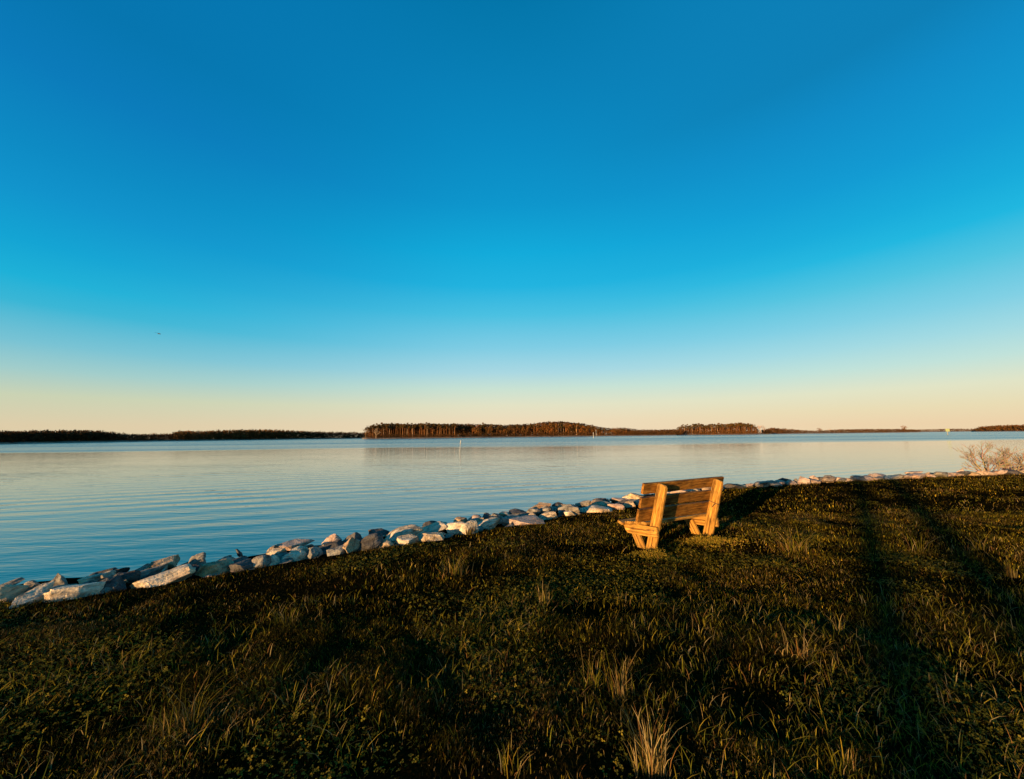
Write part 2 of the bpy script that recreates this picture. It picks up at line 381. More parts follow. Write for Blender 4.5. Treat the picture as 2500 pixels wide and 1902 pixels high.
# woods that read as one mass: crowns and trunks merged per stretch
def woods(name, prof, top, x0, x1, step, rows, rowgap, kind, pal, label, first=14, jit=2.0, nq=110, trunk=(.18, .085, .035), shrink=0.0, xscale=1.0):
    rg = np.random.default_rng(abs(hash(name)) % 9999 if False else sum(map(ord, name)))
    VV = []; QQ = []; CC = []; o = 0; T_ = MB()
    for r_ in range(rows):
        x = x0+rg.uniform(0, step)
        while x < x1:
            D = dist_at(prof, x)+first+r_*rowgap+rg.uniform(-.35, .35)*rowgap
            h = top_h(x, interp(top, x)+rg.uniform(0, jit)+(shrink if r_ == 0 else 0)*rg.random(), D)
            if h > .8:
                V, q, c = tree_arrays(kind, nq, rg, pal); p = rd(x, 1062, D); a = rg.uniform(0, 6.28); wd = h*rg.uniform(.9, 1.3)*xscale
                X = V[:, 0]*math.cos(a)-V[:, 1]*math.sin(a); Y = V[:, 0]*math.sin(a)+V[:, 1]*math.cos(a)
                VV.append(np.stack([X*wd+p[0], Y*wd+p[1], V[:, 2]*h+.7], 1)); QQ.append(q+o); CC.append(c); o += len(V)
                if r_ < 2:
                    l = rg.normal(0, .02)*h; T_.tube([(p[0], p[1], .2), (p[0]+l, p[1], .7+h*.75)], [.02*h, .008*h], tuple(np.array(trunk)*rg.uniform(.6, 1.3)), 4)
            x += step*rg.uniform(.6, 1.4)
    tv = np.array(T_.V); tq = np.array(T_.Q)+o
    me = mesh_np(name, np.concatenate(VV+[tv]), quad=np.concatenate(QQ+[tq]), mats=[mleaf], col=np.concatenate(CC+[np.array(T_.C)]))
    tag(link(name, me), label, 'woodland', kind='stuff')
LEFT_TOP = [(-100, 1049), (0, 1050), (60, 1050), (130, 1048), (200, 1048), (255, 1050), (290, 1056), (330, 1058), (420, 1057), (440, 1050), (500, 1050), (560, 1048), (640, 1046), (700, 1049), (740, 1050), (800, 1052), (900, 1054), (960, 1054)]
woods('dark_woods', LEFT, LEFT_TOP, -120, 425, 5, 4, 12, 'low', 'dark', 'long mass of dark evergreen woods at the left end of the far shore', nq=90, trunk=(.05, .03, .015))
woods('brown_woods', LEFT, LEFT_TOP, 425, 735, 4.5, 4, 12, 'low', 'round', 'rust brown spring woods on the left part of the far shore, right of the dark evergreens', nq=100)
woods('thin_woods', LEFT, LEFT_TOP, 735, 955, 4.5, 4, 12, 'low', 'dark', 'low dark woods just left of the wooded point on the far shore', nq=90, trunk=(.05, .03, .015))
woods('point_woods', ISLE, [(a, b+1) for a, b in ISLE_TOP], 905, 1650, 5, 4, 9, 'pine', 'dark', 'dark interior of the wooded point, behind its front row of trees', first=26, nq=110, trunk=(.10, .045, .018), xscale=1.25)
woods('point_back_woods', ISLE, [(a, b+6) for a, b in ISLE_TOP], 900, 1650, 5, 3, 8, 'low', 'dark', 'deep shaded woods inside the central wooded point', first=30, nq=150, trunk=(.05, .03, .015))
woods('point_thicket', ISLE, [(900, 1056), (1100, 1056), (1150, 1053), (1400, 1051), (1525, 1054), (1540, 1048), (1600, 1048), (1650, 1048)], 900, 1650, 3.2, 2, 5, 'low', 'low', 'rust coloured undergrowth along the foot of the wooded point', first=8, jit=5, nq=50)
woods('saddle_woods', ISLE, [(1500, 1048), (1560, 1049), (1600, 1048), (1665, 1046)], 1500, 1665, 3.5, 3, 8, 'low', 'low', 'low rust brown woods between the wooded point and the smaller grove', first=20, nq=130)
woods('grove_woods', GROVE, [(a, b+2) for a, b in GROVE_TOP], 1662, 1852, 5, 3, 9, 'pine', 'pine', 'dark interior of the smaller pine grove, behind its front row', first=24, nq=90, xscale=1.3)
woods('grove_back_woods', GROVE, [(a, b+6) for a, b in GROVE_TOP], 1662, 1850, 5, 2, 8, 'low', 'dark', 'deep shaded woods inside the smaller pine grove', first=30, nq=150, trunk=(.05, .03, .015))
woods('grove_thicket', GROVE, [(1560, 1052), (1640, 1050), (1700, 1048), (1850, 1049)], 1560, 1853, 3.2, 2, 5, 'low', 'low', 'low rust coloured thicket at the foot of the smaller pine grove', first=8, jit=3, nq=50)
RIGHT_TOP = [(1640, 1050), (1850, 1050), (1885, 1043), (1920, 1045), (1960, 1049), (2000, 1050), (2050, 1047), (2120, 1046), (2200, 1046), (2245, 1048), (2260, 1051)]
woods('low_woods', RIGHT, RIGHT_TOP, 1860, 2245, 3.5, 3, 14, 'low', 'low', 'low brown scrub and woods on the right part of the far shore', first=22, jit=1.5, nq=110)
woods('horizon_woods', FAR, [(2150, 1047.5), (2230, 1048), (2330, 1045.5), (2420, 1046), (2600, 1044)], 2200, 2420, 3.5, 2, 30, 'low', 'low', 'thin brown line of distant woods low on the horizon, behind the green channel marker', first=40, jit=.6, nq=110)
EAST_TOP = [(2372, 1049), (2385, 1044), (2400, 1039.5), (2430, 1037.5), (2500, 1035), (2700, 1033), (3400, 1030)]
woods('east_woods', EAST, EAST_TOP, 2376, 2640, 3.5, 4, 25, 'low', 'round', 'dark brown wooded hill shore at the right end of the horizon', first=25, jit=1.2, nq=80)

# standing-apart trees on the far shore
def bare_tree(name, x, D, h, label, col, seed, spread=.55, depth=5, group=None, cat='tree', rad=.018):
    rg = random.Random(seed); m = MB(); tr = MB()
    def grow(p, d, l, r, lev, M):
        q = p+d*l*.5+Vector((rg.gauss(0, .03), rg.gauss(0, .03), 0))*l; e = p+d*l
        (tr if lev == 0 else m).tube([p, q, e], [r, r*.85, r*.65], col, 4)
        if lev >= depth: return
        for k in range(3 if lev < 3 else 2):
            nd_ = (d+Vector((rg.gauss(0, spread), rg.gauss(0, spread), rg.gauss(.15, .25)))).normalized()
            grow(e if k else q.lerp(e, .6), nd_, l*rg.uniform(.62, .82), r*.6, lev+1, M)
    grow(Vector((0, 0, 0)), Vector((0, 0, 1)), .26, rad, 0, m)
    e = bpy.data.objects.new(name, None); COL.objects.link(e); p = rd(x, 1062, D); e.location = (p[0], p[1], .6); e.scale = (h,)*3
    tag(e, label, cat, group)
    link('trunk', tr.mesh('trunk', mbark), e); link('crown', m.mesh('crown', mbark), e)
for i_, (x, yt, prof, extra, lab, cl) in enumerate([
    (893, 1037, ISLE, 8, 'thin leafless tree standing alone at the left tip of the wooded point', (.20, .12, .06)),
    (918, 1040, ISLE, 5, 'pale bare trunked tree near the left tip of the wooded point', (.42, .30, .20)),
    (1858, 1032, GROVE, 14, 'pale leafless tree at the right end of the smaller pine grove', (.36, .22, .15)),
    (1867, 1034, GROVE, 18, 'second pale leafless tree just right of the smaller pine grove', (.32, .2, .14)),
    (285, 1053, LEFT, 22, 'small bare pale tree above the dip beside the dark evergreen woods', (.28, .2, .13)),
    (303, 1053, LEFT, 22, 'wider bare pale tree above the dip in the left woods', (.28, .2, .13)),
    (378, 1049, LEFT, 22, 'leftmost of the three tall bare pale trees before the rust brown woods', (.30, .2, .14)),
    (403, 1049, LEFT, 22, 'middle of the three tall bare pale trees before the rust brown woods', (.30, .2, .14)),
    (428, 1048, LEFT, 22, 'rightmost of the three tall bare pale trees before the rust brown woods', (.30, .2, .14)),
    (1920, 1043, RIGHT, 25, 'pale leafless tree rising over the low scrub right of the pine grove', (.3, .19, .13)),
    (2026, 1043, RIGHT, 25, 'spreading bare tree above the low scrub, left of the flat topped tree', (.3, .19, .13)),
    (2050, 1044, RIGHT, 25, 'faint bare tree at the left end of the raised scrub line', (.3, .19, .13))]):
    D = dist_at(prof, x)+extra; h = top_h(x, yt, D)
    bare_tree('bare_tree', x, D, h, lab, cl, 40+i_, rad=.02)
for x, yt, prof, lab, wd in ((2001, 1043.5, RIGHT, 'small round tree standing alone above the low scrub on the right shore', 1.3), (2210, 1037.5, RIGHT, 'flat topped round tree standing tall over the low woods near the right horizon', 1.0)):
    D = dist_at(prof, x)+20; place_tree('round', 2, x, D, top_h(x, yt, D), lab, None, wd)
rg = np.random.default_rng(5)
V, q, c = tree_arrays('low', 500, rg, 'dark'); V = V*np.array([1, 1, .9])
for x, yt, w_ in ((1872, 1046, 1.0),):
    e = bpy.data.objects.new('evergreen_bush', None); COL.objects.link(e); D = dist_at(GROVE, x)+6; p = rd(x, 1062, D); e.location = (p[0], p[1], .2)
    h = top_h(x, yt, D); e.scale = (h*2.1, h*2.1, h*1.05); tag(e, 'very dark broad evergreen bush at the water edge right of the smaller pine grove', 'bush')
    link('foliage', mesh_np('foliage', V, quad=q, mats=[mleaf], col=c), e)
    tb = MB(); tb.tube([(0, 0, -.05), (0, 0, .5)], [.02, .01], (.03, .02, .01), 5); link('stem', tb.mesh('stem', mbark), e)
# ------------------------------------------------------------------ channel markers in the water
def simple_mat(name, col, rough=.6, metallic=0, nscale=None, var=.25, bstr=.2, bd=.002):
    m, n, b = mat(name, rough); b.inputs['Metallic'].default_value = metallic
    x = noise(n, nscale or 12, 5)
    c = ramp(n, x.outputs[0], [(.3, tuple(v*(1-var) for v in col)), (.7, tuple(min(1, v*(1+var)) for v in col))])
    n.links.new(c.outputs[0], b.inputs['Base Color']); bump(n, b, x.outputs[0], bstr, bd)
    return m
mpvc = simple_mat('white_plastic', (.34, .32, .30), .5)
mgreen = simple_mat('green_daymark', (.085, .12, .010), .5)
mpole = simple_mat('weathered_pole', (.22, .20, .17), .7)
def cyl(p0, p1, r0, r1, m, name, parent, k=12):
    V, Q = tube([p0, p1], [r0, r1], k); o = len(V)
    V = V+[tuple(p0), tuple(p1)]
    T3 = [(o, (j+1) % k, j) for j in range(k)]+[(o+1, k+j, k+(j+1) % k) for j in range(k)]
    return link(name, mesh_np(name, V, tri=T3, quad=Q, mats=[m], smooth=False), parent)
def empty(name, loc, rz=0):
    e = bpy.data.objects.new(name, None); COL.objects.link(e); e.location = loc; e.rotation_euler = (0, 0, rz); return e
p = gp(1121, 1102, WATER_Z); e = empty('marker_stake', p); tag(e, 'slender white stake leaning in the calm water before the wooded point', 'stake')
cyl((0, 0, -1), (.16, 0, 1.0), .035, .035, mpvc, 'pole', e); cyl((.162, 0, 1.0), (.24, 0, 1.52), .075, .06, mpvc, 'cap', e)
for x, y0, y1, lab in ((1449, 1069.5, 1056, 'nearer and shorter of two pale poles off the right end of the wooded point'), (1455.5, 1066, 1049, 'taller pale pole right beside the shorter one off the wooded point')):
    p = gp(x, y0, WATER_Z); D = math.hypot(p[0], p[1]); h = rd(x, y1, D)[2]-WATER_Z
    e = empty('channel_pole', (p[0], p[1], WATER_Z)); tag(e, lab, 'pole', 'pair of pale poles')
    cyl((0, 0, -1), (0, 0, h*.8), .16, .15, mpvc, 'pole', e); cyl((0, 0, h*.8+.01), (.03, 0, h), .26, .24, mpvc, 'cap', e)
p = gp(2314, 1061.5, WATER_Z); D = math.hypot(p[0], p[1]); h = rd(2314, 1046, D)[2]-WATER_Z
e = empty('channel_marker', (p[0], p[1], WATER_Z)); tag(e, 'channel marker with a square green board on a pale pole near the right horizon', 'channel marker')
cyl((0, 0, -1), (0, 0, h-.4), .17, .15, mpole, 'pole', e)
bm = bmesh.new(); bmesh.ops.create_cube(bm, size=1)
az = math.atan2(p[0], p[1])
for v in bm.verts: v.co = Vector((v.co.x*1.6, v.co.y*.05, v.co.z*1.6))
bmesh.ops.bevel(bm, geom=bm.edges[:], offset=.012, segments=1)
me = bpy.data.meshes.new('board'); bm.to_mesh(me); me.materials.append(mgreen); o = link('board', me, e, (0, -.22, h-.95)); o.rotation_euler = (0, 0, -az)

# ------------------------------------------------------------------ bench
mwood, n, b = mat('weathered_timber', .62)
tc = nd(n, 'ShaderNodeTexCoord')
def stretched(n, sc, scale, detail=6, dist=0):
    mp = nd(n, 'ShaderNodeMapping'); mp.inputs['Scale'].default_value = sc; n.links.new(tc.outputs['Object'], mp.inputs[0])
    x = nd(n, 'ShaderNodeTexNoise'); x.inputs['Scale'].default_value = scale; x.inputs['Detail'].default_value = detail; x.inputs['Distortion'].default_value = dist
    n.links.new(mp.outputs[0], x.inputs['Vector']); return x
g1 = stretched(n, (1, 14, 14), 3.0, 8, .8); g2 = stretched(n, (2, 60, 60), 4.0, 5, .3); g3 = stretched(n, (1.6, 3, 3), 3.2, 5, .4)
c1 = ramp(n, g1.outputs[0], [(.30, (.075, .035, .010)), (.42, (.26, .125, .026)), (.54, (.40, .205, .042)), (.66, (.50, .29, .075)), (.78, (.17, .085, .024))])
c2 = ramp(n, g2.outputs[0], [(.34, (.25, .22, .20)), (.56, (1.15, 1.12, 1.08))])
c3 = ramp(n, g3.outputs[0], [(.30, (.42, .40, .38)), (.5, (1, 1, 1)), (.7, (1.15, 1.08, .95))])
oi = nd(n, 'ShaderNodeObjectInfo'); k = ramp(n, oi.outputs['Random'], [(0, (.72, .72, .74)), (1, (1.12, 1.1, 1.05))])
c = mixc(n, 'MULTIPLY', 1.0, mixc(n, 'MULTIPLY', .8, c1.outputs[0], c2.outputs[0]), c3.outputs[0])
n.links.new(mixc(n, 'MULTIPLY', 1.0, c, k.outputs[0]), b.inputs['Base Color'])
ad = math_(n, 'ADD', g1.outputs[0], g2.outputs[0]); bump(n, b, ad, .7, .008); b.inputs['Specular IOR Level'].default_value = .08

mboard = mwood.copy(); mboard.name = 'aged_timber'
nb_ = mboard.node_tree; pb_ = nb_.nodes['Principled BSDF']; src_ = pb_.inputs['Base Color'].links[0].from_socket
nb_.links.new(mixc(nb_, 'MULTIPLY', 1.0, src_, (.62, .54, .48)), pb_.inputs['Base Color'])
PN = gp(1591, 1345); PF = gp(1728, 1314)
A = (PF-PN)/np.linalg.norm(PF-PN); NB = np.array([A[1], -A[0], 0]); LP = float(np.linalg.norm(PF-PN))
bench = empty('park_bench', PN, math.atan2(A[1], A[0]))          # local x along the boards, local y = minus the back normal
bench.rotation_euler.y = R(.85); bench.location.z -= .006
tag(bench, 'weathered wooden bench with a slatted back facing the water, standing on the lawn', 'bench')
# profile coordinates (b, z): b measured towards the back; local = (a, -b, z)
def prism(name, poly, a0, a1, m, parent, bevel=.006, origin=None, jitter=0.0):
    bm = bmesh.new()
    o = origin or (0, 0, 0)
    lo = [bm.verts.new((a0-o[0], -b_-o[1], z-o[2])) for b_, z in poly]; hi = [bm.verts.new((a1-o[0], -b_-o[1], z-o[2])) for b_, z in poly]
    bm.faces.new(lo); bm.faces.new(hi[::-1]); n_ = len(poly)
    for i in range(n_): bm.faces.new((lo[(i+1) % n_], lo[i], hi[i], hi[(i+1) % n_]))
    bmesh.ops.recalc_face_normals(bm, faces=bm.faces[:])
    bmesh.ops.bevel(bm, geom=bm.edges[:], offset=bevel, segments=2, affect='EDGES')
    me = bpy.data.meshes.new(name); bm.to_mesh(me); bm.free(); me.materials.append(m)
    return me
# long members run along local x of their own object so the grain follows them
def member(name, p0, p1, w, t, a_mid, parent, round_top=False, sub=None, poly=None):
    """p0,p1 = (b,z) ends of the centre line, w = depth across in the profile plane, t = thickness along a"""
    p0 = np.array(p0, float); p1 = np.array(p1, float); L = np.linalg.norm(p1-p0)
    if poly is not None: poly = [(x_, -y_) for x_, y_ in poly]
    if poly is None:
        r = .035
        poly = [(0, -w/2), (L, -w/2), (L, w/2), (0, w/2)]
        if round_top:
            cs = [(L-r+r*math.sin(k*math.pi/8), w/2-r+r*math.cos(k*math.pi/8)) for k in range(5)]
            cd_ = [(L-r+r*math.cos(k*math.pi/8), -(w/2-r)-r*math.sin(k*math.pi/8)) for k in range(5)]
            poly = [(0, w/2)]+cs+cd_+[(0, -w/2)]
    bm = bmesh.new()
    lo = [bm.verts.new((x, -t/2, y)) for x, y in poly]; hi = [bm.verts.new((x, t/2, y)) for x, y in poly]
    bm.faces.new(lo); bm.faces.new(hi[::-1]); n_ = len(poly)
    for i in range(n_): bm.faces.new((lo[(i+1) % n_], lo[i], hi[i], hi[(i+1) % n_]))
    bmesh.ops.recalc_face_normals(bm, faces=bm.faces[:])
    bmesh.ops.bevel(bm, geom=bm.edges[:], offset=.005, segments=2, affect='EDGES', clamp_overlap=True)
    me = bpy.data.meshes.new(name); bm.to_mesh(me); bm.free(); me.materials.append(mwood)
    for pl in me.polygons: pl.use_smooth = False
    o = link(name, me, parent)
    d = (p1-p0)/L
    X = Vector((0, -d[0], d[1])); Y = Vector((1, 0, 0)); Z = X.cross(Y)
    M = Matrix(((X.x, Y.x, Z.x, a_mid), (X.y, Y.y, Z.y, -p0[0]), (X.z, Y.z, Z.z, p0[1]), (0, 0, 0, 1)))
    o.matrix_local = M
    return o
REC = np.array([.262, .965])
def pb(z, off=0): return (.085+(z-.37)*.2716+off*.965, z-off*.262)   # point on the post centre line, off = towards the back
for a in (0.0, LP):
    s = -1 if a == 0 else 1
    member('post', pb(-.12), pb(.925), .15, .040, a, bench, True)
    # seat arm on the outer side of the post
    arm = [(0, -.07), (.40, -.068), (.535, -.064), (.575, -.03), (.61, .045), (.56, .052), (.46, .0605), (.32, .072), (.26, .071), (.155, .069), (0, .069)]
    member('seat_support', (.155, .287), (-.50, .232), .14, .040, a+s*.042, bench, poly=arm)
    member('front_leg', (-.105, -.10), (-.295, .23), .13, .040, a+s*.001, bench)
boards = ((.925, .785, .0), (.730, .590, .004), (.562, .390, -.002))
for i_, (z1, z0, jx) in enumerate(boards):
    zc = (z0+z1)/2; h = (z1-z0)/REC[1]
    c0 = pb(zc, -.075-.0215)
    bm = bmesh.new(); bmesh.ops.create_cube(bm, size=1)
    LB = LP+.54
    for v in bm.verts: v.co = Vector((v.co.x*LB, v.co.y*.038, v.co.z*h))
    bmesh.ops.bevel(bm, geom=bm.edges[:], offset=.005, segments=2)
    bmesh.ops.subdivide_edges(bm, edges=[e_ for e_ in bm.edges if abs(e_.verts[0].co.x-e_.verts[1].co.x) > .5], cuts=12)
    for v in bm.verts: v.co.z += .004*math.sin(v.co.x*2.3+i_*1.7); v.co.y += .004*math.sin(v.co.x*1.7+i_)
    me = bpy.data.meshes.new('back_board'); bm.to_mesh(me); bm.free(); me.materials.append(mboard)
    o = link('back_board', me, bench); o.location = (LP/2+jx, -c0[0], c0[1]); o.rotation_euler = (math.atan2(REC[0], REC[1]), 0, 0)
for i_, (bb, zz, tl, oh) in enumerate(((-.070, .368, -4, .075), (-.203, .350, -6, .075), (-.340, .3285, -9, .075), (-.462, .312, 14, .12))):
    bm = bmesh.new(); bmesh.ops.create_cube(bm, size=1)
    for v in bm.verts: v.co = Vector((v.co.x*(LP+2*oh), v.co.y*(.128 if i_ < 3 else .10), v.co.z*.036))
    bmesh.ops.bevel(bm, geom=bm.edges[:], offset=.005, segments=2)
    me = bpy.data.meshes.new('seat_board'); bm.to_mesh(me); bm.free(); me.materials.append(mwood)
    o = link('seat_board', me, bench); o.location = (LP/2, -bb, zz); o.rotation_euler = (R(tl), 0, 0)
mbolt = simple_mat('rusty_bolt', (.08, .045, .025), .6)
for a in (0.0, LP):
    s_ = -1 if a == 0 else 1
    for bb, zz in ((.02, .29), (.10, .30)):
        cyl((a+s_*.058, -bb, zz), (a+s_*.067, -bb, zz), .010, .008, mbolt, 'bolt', bench, 8)
# thin dark band round the far post, with a short tail
mband = simple_mat('dark_band', (.02, .015, .012), .8)
s0 = member('post_band', pb(.575), pb(.592), .158, .048, LP, bench); s0.data.materials.clear(); s0.data.materials.append(mband)
V, Q = tube([(LP-.026, -pb(.575)[0]-.03, .566), (LP-.03, -pb(.56)[0]-.01, .545), (LP-.027, -pb(.53)[0]+.012, .510)], [.006, .006, .004], 6)
link('post_band_tail', mesh_np('post_band_tail', V, quad=Q, mats=[mband]), bench)

# ------------------------------------------------------------------ rocks
def rock_mat(name, light, mid, dark, warm):
    m, n, b = mat(name, .8)
    oi = nd(n, 'ShaderNodeObjectInfo'); tc = nd(n, 'ShaderNodeTexCoord')
    ad = nd(n, 'ShaderNodeVectorMath', operation='ADD'); sc = nd(n, 'ShaderNodeVectorMath', operation='SCALE'); sc.inputs['Scale'].default_value = 37.0
    cb = nd(n, 'ShaderNodeCombineXYZ'); n.links.new(oi.outputs['Random'], cb.inputs[0]); n.links.new(oi.outputs['Random'], cb.inputs[1])
    n.links.new(cb.outputs[0], sc.inputs[0]); n.links.new(tc.outputs['Object'], ad.inputs[0]); n.links.new(sc.outputs[0], ad.inputs[1])
    x1 = noise(n, 4, 8, .8, vec=ad.outputs[0]); x2 = noise(n, 1, 6, 1.2, vec=ad.outputs[0], mapping=((3, 14, 22), (.6, .3, .9))); x3 = noise(n, 40, 6, 0, vec=ad.outputs[0]); x4 = noise(n, 2.2, 3, 0, vec=ad.outputs[0])
    c1 = ramp(n, x1.outputs[0], [(.30, dark), (.45, mid), (.62, light)])
    c2 = ramp(n, x2.outputs[0], [(.36, (.52, .50, .50)), (.50, (1, 1, 1)), (.72, (1.08, 1.05, 1.0))])
    c3 = ramp(n, x3.outputs[0], [(.3, (.72, .72, .72)), (.65, (1.08, 1.08, 1.08))])
    c = mixc(n, 'MULTIPLY', 1, mixc(n, 'MULTIPLY', .85, c1.outputs[0], c2.outputs[0]), c3.outputs[0])
    f4 = ramp(n, x4.outputs[0], [(.50, (0, 0, 0)), (.66, (1, 1, 1))])
    c = mixc(n, 'MIX', f4.outputs[0], c, mixc(n, 'MULTIPLY', 1, c, warm))
    n.links.new(c, b.inputs['Base Color'])
    h = math_(n, 'ADD', math_(n, 'MULTIPLY', x1.outputs[0], .5), math_(n, 'MULTIPLY', x3.outputs[0], .22)); h = math_(n, 'ADD', h, math_(n, 'MULTIPLY', x2.outputs[0], .4))
    bump(n, b, h, .9, .06); b.inputs['Specular IOR Level'].default_value = .08
    return m
RM = dict(white=rock_mat('pale_marble_rock', (.62, .50, .37), (.44, .36, .27), (.17, .13, .095), (.95, .78, .60)),
          tan=rock_mat('tan_rock', (.46, .33, .21), (.34, .23, .14), (.16, .10, .06), (1, .8, .6)),
          pink=rock_mat('pinkish_rock', (.48, .35, .28), (.36, .26, .21), (.15, .105, .085), (1, .82, .7)),
          grey=rock_mat('blue_grey_rock', (.28, .25, .21), (.18, .16, .14), (.075, .066, .056), (1, .9, .8)),
          dark=rock_mat('dark_rock', (.11, .10, .095), (.07, .065, .065), (.035, .03, .03), (1, .8, .7)))
_ico = {}
def ico(sub):
    if sub not in _ico:
        bm = bmesh.new(); bmesh.ops.create_icosphere(bm, subdivisions=sub, radius=1)
        _ico[sub] = (np.array([v.co[:] for v in bm.verts]), np.array([[v.index for v in f.verts] for f in bm.faces])); bm.free()
    return _ico[sub]
def n3(P, s, seed):
    return (fbm(P[:, 0]*s+seed*3.1, P[:, 1]*s+P[:, 2]*s*1.7+seed, 1, 4)+fbm(P[:, 2]*s-seed, P[:, 0]*s*1.3-P[:, 1]*s+seed*7, 1, 4))/2-.5
def rock_mesh(seed, dims, kind='blocky', sub=4, m=None):
    rg = np.random.default_rng(seed); V, Fc = ico(sub); P = V.copy()
    for k in range({'blocky': 16, 'slab': 13, 'round': 11, 'wedge': 12}[kind]):
        nrm = rg.normal(size=3); nrm /= np.linalg.norm(nrm)
        d = rg.uniform(.42, .74) if kind != 'round' else rg.uniform(.62, .84)
        s = P@nrm-d; P = P-np.where(s > 0, s, 0)[:, None]*nrm[None, :]*.985
    if kind in ('slab', 'blocky'):
        tl = rg.normal(0, .14, 2); nrm = np.array([tl[0], tl[1], 1]); nrm /= np.linalg.norm(nrm)
        s = P@nrm-(.42 if kind == 'slab' else .6); P = P-np.where(s > 0, s, 0)[:, None]*nrm*.95
    if kind == 'wedge':
        P[:, 0] *= 1-.55*np.clip(P[:, 2], -.4, 1); P[:, 1] *= 1-.5*np.clip(P[:, 2], -.4, 1); P[:, 2] *= 1.15
    nr = P/np.linalg.norm(P, axis=1)[:, None]
    P = P+nr*(n3(P, 1.6, seed)*.34+n3(P, 5, seed+4)*.16+n3(P, 14, seed+9)*.085)[:, None]
    ext = (P.max(0)-P.min(0)); P = (P-(P.max(0)+P.min(0))/2)/ext
    P = P*np.array(dims)
    me = mesh_np('rock', P, tri=Fc, mats=[m], smooth=True)
    me.set_sharp_from_angle(angle=R(22))
    return me
LBL_GROUP = 'rocks lining the shore'
def put_rock(x, y, w, h, mt, kind, label, seed, zc=None, deep=1.5, yaw=None, tilt=None):
    """x,y centre and w,h size in photo pixels"""
    rg = random.Random(seed)
    bot = gp(x, y+h/2, -.02); D = math.hypot(bot[0], bot[1])
    ed = float(edge_dist(np.array([bot[0]]), np.array([bot[1]]))[0])
    zb = -.02-.06*max(0, min(ed, 1))                      # where its visible foot rests
    q = gp(x, y+h/2, zb); depth_y = FW@(q-CAM); sc = depth_y/F
    W_ = w*sc*max(.6, FW[1]*q[1]/np.hypot(q[0], q[1])+.06); Hh = h*sc*.98; Dp = max(.22, W_*rg.uniform(.6, .85)); Hz = Hh*.9
    dep = (y+h/2-(1077.25-.0106*x))/F                  # sine-ish of the look-down angle
    Hz = max(.08, (Hh-Dp*dep*.62)*(1.0 if x < 500 else .97))
    bury = .35
    dims = (W_*1.06, Dp, Hz*(1+bury)+.06)
    u_ = np.array([q[0], q[1]])/np.hypot(q[0], q[1])
    c = (q[0]+u_[0]*Dp*.42, q[1]+u_[1]*Dp*.42, zb+Hz-dims[2]/2)
    me = rock_mesh(seed, dims, kind, 4, RM[mt])
    o = link('rock', me, None, c)
    o.rotation_euler = (R(tilt[0]) if tilt else R(rg.uniform(-6, 6)), R(tilt[1]) if tilt else R(rg.uniform(-7, 7)), -math.atan2(u_[0], u_[1])+R(yaw if yaw is not None else rg.uniform(-14, 14)))
    if x < 1560:                                      # dumped stone: most tops lean back towards the lawn side
        ax = Vector((0, 0, 1)).cross(Vector((-T[0], -T[1], 0))).normalized()
        am = rg.uniform(8, 22) if kind == 'slab' else rg.uniform(10, 30)
        am *= min(1.0, 1.35*h/w)
        o.rotation_euler = (Matrix.Rotation(R(am), 3, ax) @ o.rotation_euler.to_matrix()).to_euler()
    tag(o, label, 'rock', LBL_GROUP); return o
